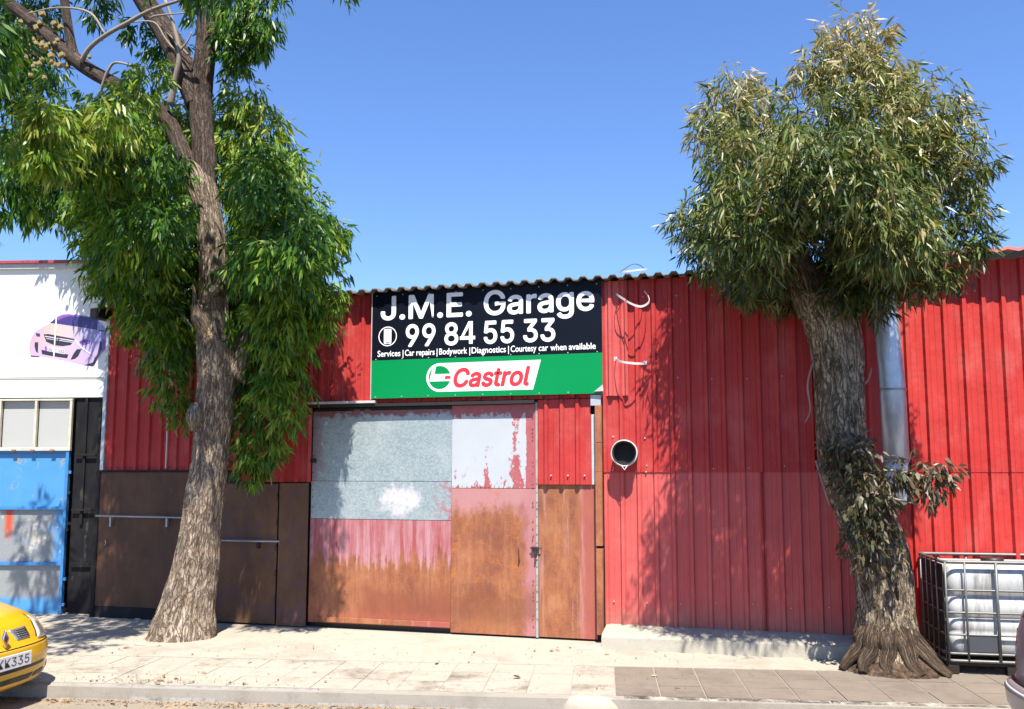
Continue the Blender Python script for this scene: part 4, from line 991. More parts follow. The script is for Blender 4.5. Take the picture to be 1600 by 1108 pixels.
# ---- left tree
TY = -1.0
tb = W(292, 1000, TY)
lt = thing('gum_tree', 'tall gum tree with thick leaning trunk and dense green drooping leaves at left', 'tree', (tb.x, TY, 0))
keys = [K(285, 1012, TY, 150), K(288, 988, TY, 112), K(297, 930, TY, 88), K(305, 880, TY, 78), K(318, 800, TY, 66), K(330, 700, TY, 62), K(336, 620, TY, 66), K(340, 565, TY, 72), K(332, 505, TY, 58), K(333, 440, TY, 48), K(329, 360, TY, 48), K(312, 285, TY-.02, 52), K(298, 262, TY-.03, 44)]
trunk('trunk', keys, lt, M_BARK, 150, .13, 22, 1.7, twist=.35)
up = [K(322, 300, TY, 30), K(320, 250, TY, 38), K(314, 180, TY, 36), K(313, 140, TY+.02, 38), K(321, 80, TY, 32), K(324, 10, TY, 30), K(330, -90, TY, 26), K(345, -230, TY, 18)]
trunk('limb', up, lt, M_BARKD, 40, .09, 10, 4.1)
trunk('limb', [K(310, 285, TY-.05, 34), K(285, 240, TY-.08, 30), K(266, 195, TY-.12, 25), K(240, 165, TY-.2, 22), K(190, 138, TY-.32, 24), K(130, 103, TY-.4, 23), K(65, 45, TY-.45, 22), K(0, -5, TY-.5, 20), K(-80, -60, TY-.5, 14)], lt, M_BARKD, 28, .08, 9, 6.2)
trunk('limb', [K(308, 165, TY, 36), K(296, 130, TY-.02, 40), K(272, 75, TY-.06, 38), K(235, 15, TY-.1, 34), K(190, -60, TY-.15, 26), K(150, -160, TY-.2, 16)], lt, M_BARKD, 28, .08, 9, 8.4)
trunk('limb', [K(127, 100, TY-.4, 20), K(117, 92, TY-.42, 18), K(107, 45, TY-.44, 15), K(100, -10, TY-.46, 14), K(96, -90, TY-.5, 9)], lt, M_BARKD, 20, .06, 7, 2.2)
trunk('limb', [K(360, 590, TY+.02, 40), K(374, 560, TY+.10, 34), K(384, 532, TY+.18, 26), K(400, 480, TY+.3, 16), K(420, 400, TY+.4, 11), K(430, 300, TY+.5, 7)], lt, M_BARK, 28, .10, 8, 9.4)
trunk('branch_stub', [K(325, 520, TY-.1, 34), K(312, 498, TY-.22, 30), K(306, 482, TY-.27, 20), K(304, 470, TY-.28, 9), K(303, 450, TY-.28, 5), K(302, 438, TY-.28, 3)], lt, M_BARK, 20, .12, 6, 3.3)
p = W(334, 452, TY-.19); MB().tube([p+Vector((0, .05, 0)), p+Vector((0, -.02, 0)), p+Vector((0, -.035, 0))], [.085, .085, .06], 18, noisef=barkf(2, .2)).build('branch_scar', M_BARK, lt); MB().tube([p+Vector((0, -.03, 0)), p+Vector((0, -.041, 0))], .045, 14).build('cut_face', M_CUT, lt)
trunk('burl', [K(305, 672, TY-.16, 20), K(306, 652, TY-.20, 34), K(309, 632, TY-.17, 22)], lt, M_BARK, 20, .2, 6, 5.5)
tw = MB()
def twig(keys, g=None): P, rr = cr_path(keys, 5); (g or tw).tube(P, rr, 6)
twig([K(127, 96, -1.5, 8), K(140, 75, -1.55, 7), K(165, 55, -1.6, 7), K(200, 35, -1.6, 7), K(240, 14, -1.6, 6), K(300, -5, -1.6, 5)])
twig([K(266, 165, -1.2, 12), K(272, 130, -1.25, 9), K(280, 85, -1.3, 8), K(270, 35, -1.35, 6), K(258, 0, -1.4, 5)])
twig([K(280, 88, -1.3, 4), K(258, 60, -1.35, 3), K(240, 35, -1.4, 3), K(200, 35, -1.5, 2)])
twig([K(155, 150, -1.4, 5), K(168, 112, -1.45, 5), K(180, 98, -1.45, 4), K(205, 102, -1.5, 3)])
twig([K(165, 55, -1.6, 3), K(140, 20, -1.6, 4), K(90, 12, -1.6, 3), K(40, 22, -1.6, 2)])
twig([K(280, 80, -1.3, 4), K(292, 66, -1.3, 3), K(300, 50, -1.3, 2)])
twig([K(300, 92, -1.2, 3), K(262, 52, -1.3, 3), K(235, 28, -1.4, 3), K(290, 20, -1.4, 2)])
twig([K(365, 655, -.9, 4), K(385, 635, -.7, 3), K(400, 600, -.6, 2)]); twig([K(300, 510, -1.1, 4), K(275, 480, -1.1, 3), K(250, 440, -1.1, 2)])
tw.build('dead_twigs', M_TWIG, lt, kind='stuff')
Lc = Leaves()
# (px, py, Y, r px, tint, density)
LT = [
 # right of the trunk, back and front layers
 (385, 165, -.5, 42, .74, 1), (400, 215, -.5, 55, .68, 1), (350, 250, -.35, 70, .60, 1), (425, 285, -.6, 62, .55, 1), (470, 350, -.9, 55, .44, 1), (508, 378, -1.1, 32, .52, 1), (445, 400, -.7, 70, .42, 1), (430, 330, -1.5, 52, .45, 1),
 (488, 445, -1.1, 46, .5, 1), (400, 460, -.55, 80, .35, 1), (420, 340, -.3, 80, .45, 1), (455, 520, -1.0, 52, .45, 1), (400, 560, -.55, 62, .35, 1), (440, 590, -.9, 45, .45, 1), (390, 640, -.6, 48, .35, 1), (450, 430, -1.6, 50, .45, 1), (430, 500, -1.4, 44, .42, .9), (405, 260, -1.5, 40, .55, .9),
 (450, 640, -.9, 28, .5, .9), (400, 700, -.7, 36, .42, 1), (425, 690, -.75, 20, .5, .8), (395, 735, -.75, 20, .42, .8), (375, 400, -.3, 70, .35, 1), (500, 500, -1.0, 26, .5, .8), (520, 370, -1.1, 22, .5, .7), (525, 470, -1.0, 16, .5, .6),
 # left of the trunk
 (235, 330, -1.3, 74, .40, 1), (185, 375, -1.1, 58, .42, 1), (170, 300, -.5, 60, .38, 1), (215, 430, -1.2, 58, .36, 1), (170, 430, -.7, 36, .42, .9), (250, 490, -1.1, 50, .38, 1), (215, 500, -.8, 30, .5, .9), (262, 555, -.8, 40, .38, 1), (270, 610, -.6, 28, .42, .9), (285, 650, -.55, 16, .42, .8), (280, 400, -.35, 80, .3, 1), (290, 500, -.35, 60, .3, 1), (190, 330, -1.8, 52, .42, .9), (240, 400, -1.8, 46, .40, .9),
 (300, 240, -.2, 60, .64, 1), (250, 240, -.4, 60, .58, 1), (285, 190, -.2, 58, .74, 1),
 (88, 200, -3.7, 46, .72, 1), (165, 225, -2.6, 50, .64, 1), (75, 180, -3.9, 34, .68, 1), (60, 240, -3.9, 30, .6, .8), (85, 250, -3.6, 34, .6, .8), (20, 215, -4.0, 24, .5, .7), (175, 190, -3.3, 36, .68, .9), (210, 250, -2.3, 44, .5, 1), (60, 270, -.28, 50, .30, 1), (28, 245, -.28, 34, .33, .8), (100, 300, -.28, 58, .30, 1), (140, 340, -.4, 46, .35, 1), (55, 320, -.28, 28, .25, .7), (150, 260, -2.6, 46, .5, .9),
 (200, 170, -2.3, 42, .62, 1), (232, 132, -1.9, 34, .5, .9), (155, 175, -2.4, 36, .66, .9),
 (25, 95, -.6, 46, .25, .9), (62, 55, -.6, 36, .25, .7), (10, 150, -.6, 34, .22, .8), (15, 25, -.6, 44, .25, .9), (72, 15, -.6, 24, .25, .6), (85, 112, -.7, 24, .3, .7), (35, 185, -.6, 26, .25, .7), (50, 130, -.6, 30, .25, .7),
 (375, 35, -.9, 44, .32, 1), (410, 55, -.95, 28, .34, .9), (360, 80, -.85, 34, .3, 1), (415, 15, -.95, 34, .32, .9), (345, 20, -.6, 46, .32, .9), (375, 95, -.9, 16, .34, .8), (215, 45, -.8, 18, .22, .6), (150, 22, -.9, 16, .22, .6), (262, 85, -.6, 34, .3, .8), (150, -5, -1., 22, .22, .5), (540, -12, -1.2, 10, .3, .5),
 # crown above the frame
 (60, -130, -.9, 80, .35, .8), (190, -165, -1.0, 90, .35, .8), (350, -150, -1.0, 90, .35, .8), (120, -240, -1.2, 110, .4, .7), (300, -270, -1.0, 120, .4, .7),
]
for px, py, Y, r, tint, dn in LT:
    c = W(px, py, Y); rad = r*mpp(c)
    ns = int(165*dn*(rad/.5)**2)+8; tint += .10
    Lc.sprigs(c, rad, ns, 9, (.085, .175), (.15, .24), tint, droop=.95, squash=(1, .45, 1) if px < 165 and Y > -.5 else (1, 1, 1))
def shade_cover(LV, xs, zs, ys, inside, rad, n, Ls, Ws, tint):  # adds sprigs inside the crown, back along the sun, to fill its wall shadow
    for X in xs:
        for Z in zs:
            if X > -5.75 and X < -5 and Z > 2.5: continue
            best = None
            for t in np.arange(.5, 3.6, .1):
                p = Vector((X+random.uniform(-.08, .08), -.05, Z+random.uniform(-.08, .08)))+Vector((.40, -1, 1.78))*t
                d = p-CAMPOS; q = d.dot(_fw); px, py = PPX+FPX*d.dot(_r)/q, PPY-FPX*d.dot(_u)/q
                sc = inside(px, py, t)
                if sc is not None and (best is None or sc < best[0]): best = (sc, p)
            if best: LV.sprigs(best[1], rad, n, 9, Ls, Ws, tint+random.uniform(-.1, .1), droop=.9)
def in_left(px, py, t):
    if 268 < px < 392 and py > 60: return None
    b = None
    for cx, cy, rx, ry in ((215, 360, 78, 130), (440, 400, 62, 150), (120, 215, 70, 55), (420, 280, 40, 60)):
        q = ((px-cx)/rx)**2+((py-cy)/ry)**2
        if q < 1 and (b is None or q < b): b = q
    return b
shade_cover(Lc, np.arange(-8.75, -5.2, .32), np.arange(.2, 4.0, .35), None, in_left, .26, 26, (.085, .17), (.16, .25), .40)
# boughs added mostly out of frame, placed to shade doors, gates and pavement
for X, Y, Z, rad, dn in [(-6.5, -3.9, 7.5, .65, .8), (-4.95, -3.7, 7.2, .60, .8), (-4.30, -3.6, 7.1, .42, .8), (-6.9, -3.0, 8.0, .6, .8), (-6.9, -4.4, 6.0, .42, .7), (-6.45, -5.0, 5.6, .36, .6), (-7.4, -4.0, 6.2, .40, .7), (-8.9, -2.6, 5.5, .36, .8), (-8.6, -2.8, 5.0, .30, .7), (-7.9, -2.9, 5.2, .4, .8), (-5.6, -3.1, 7.5, .6, .8), (-4.75, -2.9, 8.2, .5, .8), (-6.6, -5.0, 7.1, .6, .6)]:
    Lc.sprigs((X, Y, Z), rad, int(110*dn*(rad/.5)**2), 9, (.12, .21), (.16, .25), .38, droop=.95)
Lc.build('crown', M_LEAF, lt)
g = MB()
for k in range(70):
    c = W(random.gauss(62, 26), random.gauss(70, 26), -1.45+random.uniform(-.1, .1)); r = random.uniform(.018, .034)
    g.obox(c, Vector((r, 0, .3*r)), Vector((0, r, 0)), Vector((-.3*r, 0, r)))
g.build('gum_nuts', M_NUT, lt, kind='stuff', bevel=.008)

# ---- right tree
RY = -.62
rb = W(1385, 1045, RY)
rt = thing('old_gum_tree', 'gnarled gum tree with bent stringy trunk and olive brown crown at right', 'tree', (rb.x, RY, 0))
keys = [K(1390, 1052, RY, 135), K(1389, 1030, RY, 124), K(1386, 1000, RY, 108), K(1384, 950, RY, 98), K(1381, 900, RY, 95), K(1368, 845, RY, 95), K(1343, 790, RY, 90), K(1323, 735, RY-.01, 84), K(1313, 680, RY, 80), K(1311, 600, RY, 80), K(1306, 535, RY, 86), K(1294, 485, RY, 92), K(1282, 458, RY, 80)]
trunk('trunk', keys, rt, M_BARK2, 150, .15, 22, 11.7, twist=-.25)
trunk('limb', [K(1275, 490, RY, 60), K(1255, 440, RY, 55), K(1237, 395, RY-.02, 46), K(1222, 345, RY, 36), K(1205, 280, RY, 26), K(1180, 200, RY, 16), K(1165, 140, RY, 9)], rt, M_BARK2, 36, .10, 9, 12.6)
trunk('limb', [K(1318, 495, RY, 56), K(1332, 440, RY+.05, 50), K(1345, 370, RY+.1, 40), K(1352, 280, RY+.15, 30), K(1345, 180, RY+.15, 20), K(1335, 90, RY+.15, 10)], rt, M_BARK2, 32, .10, 9, 14.6)
trunk('limb', [K(1340, 400, RY+.08, 30), K(1390, 340, RY, 26), K(1440, 270, RY-.1, 18), K(1470, 200, RY-.1, 10)], rt, M_BARK2, 20, .08, 8, 15.1)
# spreading root mound
g = MB(); n = 60; vs = []; cc = Vector((rb.x+.06, RY-.09, 0))
for j, (rr, zz) in enumerate(((1.0, -.012), (.94, .05), (.80, .12), (.62, .20), (.42, .30), (.30, .36))):
    for k in range(n):
        a = 2*math.pi*k/n; x_, y_ = math.cos(a), math.sin(a)
        q = rr*(1+.22*mnoise.noise(Vector((x_*1.6+3, y_*1.6, zz)))+.10*mnoise.noise(Vector((x_*6, y_*6, zz*6))))
        z_ = zz+(.045*mnoise.noise(Vector((x_*rr*9, y_*rr*9, 5)))+.03*mnoise.noise(Vector((x_*rr*22, y_*rr*22, 2))) if j else 0)
        vs.append((cc.x+.56*q*x_, cc.y+.38*q*y_, z_*.75-.01))
g.smooth = False; fs = [(j*n+k, j*n+(k+1) % n, (j+1)*n+(k+1) % n, (j+1)*n+k) for j in range(5) for k in range(n)]
g.add(vs, fs, [(math.atan2(v[1]-cc.y, v[0]-cc.x)/6.28+.5, v[2]*2) for v in vs]); g.build('root_mound', M_ROOT, rt)
for k_, (a, L_, r_) in enumerate(((-150, .52, .09), (-122, .50, .10), (-92, .50, .10), (-60, .55, .11), (-30, .64, .10), (0, .58, .07))):
    c_, s_ = math.cos(R(a)), math.sin(R(a)); b_ = (rb.x, RY-.02)
    trunk('root', [(b_[0]+c_*.12, b_[1]+s_*.12, .50, r_*1.1), (b_[0]+c_*.26, b_[1]+s_*.22, .33, r_*1.15), (b_[0]+c_*L_*.62, b_[1]+s_*L_*.5, .20, r_), (b_[0]+c_*L_*.8+.03*s_, b_[1]+s_*L_*.62, .105, r_*.75), (b_[0]+c_*L_, b_[1]+s_*L_*.78, .01, r_*.5)], rt, M_ROOTB, 24, .16, 6, 20.0+k_)
tw = MB()
for ks in ([K(1272, 560, RY-.1, 3), K(1262, 600, RY-.22, 3), K(1266, 640, RY-.2, 2), K(1258, 660, RY-.2, 1.5)], [K(1352, 600, RY-.1, 3), K(1358, 590, RY-.1, 2), K(1362, 575, RY-.1, 1.5)], [K(1275, 720, RY-.1, 4), K(1290, 770, RY-.2, 3), K(1296, 790, RY-.2, 2)], [K(1330, 745, RY-.3, 5), K(1390, 735, RY-.4, 4), K(1450, 745, RY-.42, 3), K(1485, 742, RY-.42, 2)], [K(1335, 760, RY-.3, 5), K(1380, 775, RY-.4, 4), K(1440, 790, RY-.42, 2)], [K(1325, 720, RY-.3, 4), K(1330, 700, RY-.42, 3), K(1350, 690, RY-.42, 2)]): twig(ks)
for k in range(26):
    px = random.uniform(1110, 1500); py = random.uniform(120, 430); twig([K(1310+.3*(px-1310), 330+.2*(py-330), RY, 6), K(1310+.7*(px-1310), 330+.75*(py-330), RY-.1, 4), K(px, py, RY-.1, 2)])
tw.build('twigs', M_TWIG, rt, kind='stuff')
Lr_ = Leaves()
RT = [
 (1330, 62, -.6, 42, .80, 1), (1375, 90, -.6, 36, .8, .9), (1285, 105, -.6, 44, .72, 1), (1340, 125, -.7, 60, .68, 1), (1402, 140, -.6, 42, .62, 1), (1262, 120, -.6, 22, .75, .8),
 (1150, 150, -.5, 44, .72, 1), (1120, 190, -.5, 42, .62, 1), (1180, 190, -.6, 60, .62, 1), (1128, 245, -.5, 40, .50, 1), (1170, 270, -.6, 62, .56, 1), (1245, 225, -.75, 66, .50, 1), (1310, 210, -.9, 80, .50, 1), (1390, 200, -.9, 76, .55, 1), (1450, 180, -.6, 60, .62, 1), (1492, 182, -.6, 30, .6, .9), (1480, 240, -.6, 56, .58, 1), (1510, 270, -.5, 38, .45, .9),
 (1430, 270, -.85, 72, .5, 1), (1350, 290, -1.0, 82, .42, 1), (1260, 300, -.85, 70, .42, 1), (1200, 330, -.55, 62, .45, 1), (1140, 330, -.4, 38, .4, 1), (1085, 350, -.35, 34, .38, 1), (1065, 345, -.35, 24, .4, .8), (1110, 385, -.35, 40, .32, 1), (1150, 405, -.35, 46, .32, 1), (1195, 430, -.35, 46, .3, 1), (1225, 455, -.3, 34, .25, 1), (1160, 440, -.35, 30, .3, .9),
 (1300, 370, -.3, 70, .3, 1), (1350, 370, -.8, 54, .38, 1), (1400, 360, -.75, 52, .42, 1), (1375, 410, -.7, 48, .32, 1), (1430, 400, -.6, 42, .38, 1), (1405, 440, -.5, 40, .28, .45), (1345, 435, -.45, 46, .25, 1), (1370, 470, -.35, 30, .25, .9), (1320, 455, -.35, 30, .25, .8),
 (1140, 300, -1.7, 50, .45, 1), (1190, 360, -1.7, 52, .42, 1), (1240, 370, -1.5, 40, .4, .9), (1150, 230, -1.6, 46, .55, 1), (1230, 280, -1.9, 56, .45, 1), (1320, 300, -1.9, 60, .42, 1), (1130, 370, -1.4, 40, .38, 1), (1180, 410, -1.3, 40, .34, 1), (1390, 320, -1.6, 50, .42, 1), (1160, 430, -.9, 32, .32, 1),
 (1490, 320, -.5, 36, .42, .9), (1515, 360, -.5, 34, .30, .45), (1535, 375, -.5, 22, .3, .8), (1490, 395, -.5, 36, .34, .45), (1450, 430, -.5, 30, .32, .45), (1520, 330, -.5, 24, .4, .8), (1500, 430, -.45, 14, .32, .5), (1475, 440, -.45, 16, .3, .5), (1545, 255, -.5, 12, .4, .5), (1380, 45, -.6, 14, .8, .5), (1300, 50, -.6, 20, .85, .6), (1210, 375, -.75, 30, .4, .8), (1270, 460, -.95, 16, .35, .6), (1300, 462, -.95, 20, .3, .7), (1310, 420, -.95, 30, .3, .8)
]
for px, py, Y, r, tint, dn in RT:
    Y = -.18 if (1200 < px < 1315 and py > 340) else (Y-.55 if px < 1440 else Y-.75)
    c = W(px, py, Y); rad = r*mpp(c); ns = int(185*dn*(rad/.5)**2)+8
    Lr_.sprigs(c, rad, ns, 9, (.07, .165), (.11, .19), tint, droop=.75, spread=.6)
def in_right(px, py, t):
    b = None
    if 1215 < px < 1300 and py > 330: return None
    for cx, cy, rx, ry in ((1290, 250, 165, 130), (1165, 330, 85, 100), (1370, 350, 80, 80)):
        q = ((px-cx)/rx)**2+((py-cy)/ry)**2
        if q < 1 and (b is None or q < b): b = q
    return b
shade_cover(Lr_, np.arange(-.70, 1.25, .27), np.arange(.25, 3.9, .30), None, in_right, .23, 27, (.07, .165), (.12, .19), .42)
Lr_.build('crown', M_LEAF2, rt)
Ls = Leaves()
for px, py, Y, r, tint, dn in [(1335, 725, -1.02, 34, .4, 1), (1320, 700, -1.0, 20, .4, .9), (1395, 740, -1.05, 26, .5, .9), (1440, 738, -1.05, 26, .6, .9), (1470, 742, -1.05, 20, .6, .8), (1350, 775, -1.02, 38, .35, 1), (1400, 765, -1.05, 22, .45, .8), (1345, 820, -1.02, 32, .35, 1), (1350, 860, -1.0, 24, .35, .8), (1455, 775, -1.05, 18, .6, .6), (1385, 830, -1.0, 18, .35, .6), (1410, 870, -1.0, 12, .5, .4), (1350, 690, -1.0, 14, .5, .6)]:
    c = W(px, py, Y); rad = r*mpp(c); ns = int(130*dn*(rad/.4)**2)+4
    Ls.sprigs(c, rad, ns, 8, (.06, .12), (.26, .42), tint, droop=.8)
Ls.build('trunk_shoots', M_LEAF3, rt, label='clump of grey brown leafy shoots sprouting halfway up the trunk')

# ================================================================== FALLEN LEAVES
N = 2300; pos = []
for k in range(N):
    r = random.random()
    if r < .62: u_, v_, z_ = random.uniform(-7.5, .6), -.05-abs(random.gauss(0, .09)), ROADZ+.006
    elif r < .72: u_, v_, z_ = random.uniform(-7.5, 4), -.1-abs(random.gauss(0, .8)), ROADZ+.004
    elif r < .80: u_, v_, z_ = random.gauss(-4.2, .5), .16+abs(random.gauss(0, .16)), .006
    elif r < .96: u_, v_, z_ = random.uniform(-6.5, 1), random.uniform(.15, 2.3), .008
    else: u_, v_, z_ = random.uniform(2.6, 4.5), random.uniform(1.3, 1.8), .01
    pos.append(ST(u_, v_, z_))
V = []; T = []
for p in pos:
    L = random.uniform(.010, .034) if random.random() < .93 else random.uniform(.04, .09); w = L*random.uniform(.25, .6); a = random.uniform(0, 6.28)
    d = Vector((math.cos(a), math.sin(a), random.uniform(0, .25))); s_ = Vector((-math.sin(a), math.cos(a), random.uniform(-.2, .2)))
    V.append([p, p+d*L*.3-s_*w*.5+Vector((0, 0, .004)), p+d*L*.3+s_*w*.5+Vector((0, 0, .006)), p+d*L*.7-s_*w*.4+Vector((0, 0, .006)), p+d*L*.7+s_*w*.4+Vector((0, 0, .004)), p+d*L]); T.append(random.uniform(0, 1)**1.2)
lit = Leaves(); lit.V = [np.array([[tuple(q) for q in r] for r in V])]; lit.T = [np.array(T)]
OFF[pave.name] = Vector((0, 0, 0))
o = lit.build('leaf_litter', M_LITTER, pave); o.parent = None; tag(o, 'dry brown leaves scattered along the gutter and pavement', 'fallen leaves', kind='stuff')

# ================================================================== CARS (built as stacked contour lines; x forward, nose at 0)
M_YEL = plain('yellow_car_paint', (0.612, 0.329, 0.011), .22, 0, .03, 3, 0, .6); M_SIL = plain('mauve_silver_car_paint', (.36, .32, .33), .25, .45, .04, 3, 0, .6)
M_GLASS = plain('dark_car_glass', (.015, .017, .02), .06, 0, .05, 2, 0, .7); M_LAMP = plain('clear_lamp_cover', (.46, .45, .38), .10, 0, .15, 30, 0, .8); M_TYRE = plain('tyre_rubber', (.02, .02, .02), .8); M_RIM = plain('alloy_rim', (.35, .35, .36), .35, .7); M_CHROME = plain('chrome', (.7, .7, .7), .15, 1); M_PLATE = plain('white_number_plate', (.62, .62, .60), .4); M_REDL = plain('red_lamp', (.40, .012, .014), .15, 0, .1, 40, 0, .7); M_WLAMP = plain('white_lamp', (.6, .58, .56), .15); M_DPL = plain('black_plastic', (.02, .02, .021), .5)
NPF = 18
def contour(L):
    z, xf, xr, Wd, af, nf, ar, nr = L; pts = []
    for k in range(NPF+1):
        t = math.pi/2*k/NPF; y = Wd*math.sin(t)**(2/nf); x = xf-af*(1-max(0, math.cos(t))**(2/nf)); pts.append((x, y))
    xm0 = pts[-1][0]; xm1 = xr+ar
    for q in range(1, 9): pts.append((xm0+(xm1-xm0)*q/9, Wd))
    for k in range(NPF, -1, -1):
        t = math.pi/2*k/NPF; y = Wd*math.sin(t)**(2/nr); x = xr+ar*(1-max(0, math.cos(t))**(2/nr)); pts.append((x, y))
    return pts
def interp(levels, z):
    for a, b_ in zip(levels[:-1], levels[1:]):
        if a[0] <= z <= b_[0]:
            t = (z-a[0])/(b_[0]-a[0]); return tuple(p*(1-t)+q*t for p, q in zip(a, b_))
    return levels[-1] if z > levels[0][0] else levels[0]
def ring_pts(L): c = contour(L); return c+[(x, -y) for x, y in c[::-1]][1:-1]
def body(levels, dens=6):
    zs = []
    for a, b_ in zip(levels[:-1], levels[1:]): zs += [a[0]+(b_[0]-a[0])*k/dens for k in range(dens)]
    zs.append(levels[-1][0]); g = MB(); vs = []
    for z in zs: vs += [(x, y, z) for x, y in ring_pts(interp(levels, z))]
    n = len(ring_pts(levels[0])); g.smooth = True
    g.add(vs, [(j*n+(k+1) % n, j*n+k, (j+1)*n+k, (j+1)*n+(k+1) % n) for j in range(len(zs)-1) for k in range(n)]); g.smooth = False
    g.f.append(tuple(range(n))); g.mi.append(0); g.sm.append(False); g.f.append(tuple((len(zs)-1)*n+k for k in range(n))[::-1]); g.mi.append(0); g.sm.append(False)
    return g, zs, n
def patch(levels, sidesign, kz, off=.006, rear=False, nk=8, nz=6, th=.0):
    """patch wrapped over the body: kz(s,t) -> (arc parameter 0..1 from centre to side, z)"""
    g = MB(); vs = []
    def P(k, z, o):
        z_, xf, xr, Wd, af, nf, ar, nr = interp(levels, z); t = math.pi/2*k
        if not rear: x = xf-af*(1-math.cos(t)**(2/nf)); y = Wd*math.sin(t)**(2/nf)
        else: x = xr+ar*(1-math.cos(t)**(2/nr)); y = Wd*math.sin(t)**(2/nr)
        nx, ny = (math.cos(t), math.sin(t)); 
        return (x+(nx if not rear else -nx)*o, sidesign*(y+ny*o), z)
    for i in range(nk+1):
        for j in range(nz+1):
            k, z = kz(i/nk, j/nz); vs.append(P(max(0.0, min(.999, k)), z, off))
    N = len(vs)
    for i in range(nk+1):
        for j in range(nz+1): k, z = kz(i/nk, j/nz); vs.append(P(max(0.0, min(.999, k)), z, -.03))
    m = nz+1; fs = []
    for i in range(nk):
        for j in range(nz): a = i*m+j; fs.append((a, a+1, a+m+1, a+m) if sidesign > 0 else (a, a+m, a+m+1, a+1))
    edge = [i*m for i in range(nk+1)]+[nk*m+j for j in range(1, m)]+[i*m+nz for i in range(nk-1, -1, -1)]+[j for j in range(nz-1, 0, -1)]
    for a, b_ in zip(edge, edge[1:]+edge[:1]): fs.append((a, b_, b_+N, a+N))
    g.smooth = True; g.add(vs, fs); return g
def quadkz(p00, p10, p11, p01):
    return lambda s, t: tuple((1-s)*((1-t)*a+t*d)+s*((1-t)*b_+t*c) for a, b_, c, d in zip(p00, p10, p11, p01))
def wheels(par, xf, xr, yw, r=.305):
    for x in (xf, xr):
        for sgn in (1, -1):
            t = MB().tube([(x, sgn*(yw-.19), r), (x, sgn*(yw-.17), r), (x, sgn*(yw-.02), r), (x, sgn*yw, r)], [r-.03, r, r, r-.03], 32).build('wheel', M_TYRE, par)
            MB().tube([(x, sgn*(yw-.01), r), (x, sgn*(yw+.006), r)], [r*.64, r*.58], 24).build('rim', M_RIM, t)
            for k in range(7): a = 2*math.pi*k/7; MB().obox((x+math.cos(a)*r*.4, sgn*(yw+.008), r+math.sin(a)*r*.4), Vector((.03, 0, 0)), Vector((0, .004, 0)), Vector((0, 0, .03))).build('rim_slot', M_TYRE, t)
            MB().tube([(x, sgn*(yw-.21), r+.02), (x, sgn*(yw-.001), r+.02)], r+.06, 32).build('wheel_arch', M_DPL, par)
# ---- yellow hatchback, nose to the right
YF = ST(0, 0); yc = Gd(7, 1025, .30); 
d8 = ray(13, 1020); t8 = 8.05/(d8.dot(_fh)); yc = CAMPOS+d8*t8
yel = thing('yellow_car', 'bright yellow hatchback parked at the kerb with its nose just in view', 'car', (yc.x, yc.y, ROADZ+.004), rotz=AST-R(6), local=True)
YL = [(.17, -.16, -4.0, .70, .40, 2.6, .3, 3), (.22, -.05, -4.08, .78, .46, 2.6, .3, 3), (.30, -.01, -4.12, .82, .50, 2.6, .3, 3), (.46, .0, -4.15, .835, .52, 2.6, .3, 3), (.545, -.015, -4.15, .84, .52, 2.6, .3, 3), (.560, -.035, -4.15, .84, .52, 2.6, .3, 3), (.64, -.09, -4.1, .845, .50, 2.6, .3, 3), (.74, -.17, -4.1, .84, .52, 2.5, .3, 3), (.80, -.27, -4.1, .825, .60, 2.4, .3, 3), (.87, -.48, -4.08, .80, .62, 2.3, .3, 3), (.93, -.80, -4.05, .77, .55, 2.3, .3, 3), (.97, -1.10, -4.02, .735, .4, 2.6, .3, 3), (1.15, -1.45, -3.9, .69, .4, 2.8, .3, 3), (1.36, -1.92, -3.7, .60, .35, 3, .3, 3), (1.42, -2.15, -3.5, .52, .3, 3, .3, 3), (1.435, -2.4, -3.3, .35, .3, 3, .3, 3)]
g, zs, n = body(YL, 5)
mi = []
for fi, f in enumerate(g.f):
    zc = sum(g.v[i][2] for i in f)/len(f); mi.append(1 if .985 < zc < 1.345 and len(f) == 4 else 0)
g.mi = mi; g.build('body', [M_YEL, M_GLASS], yel)
wheels(yel, -.86, -3.45, .835)
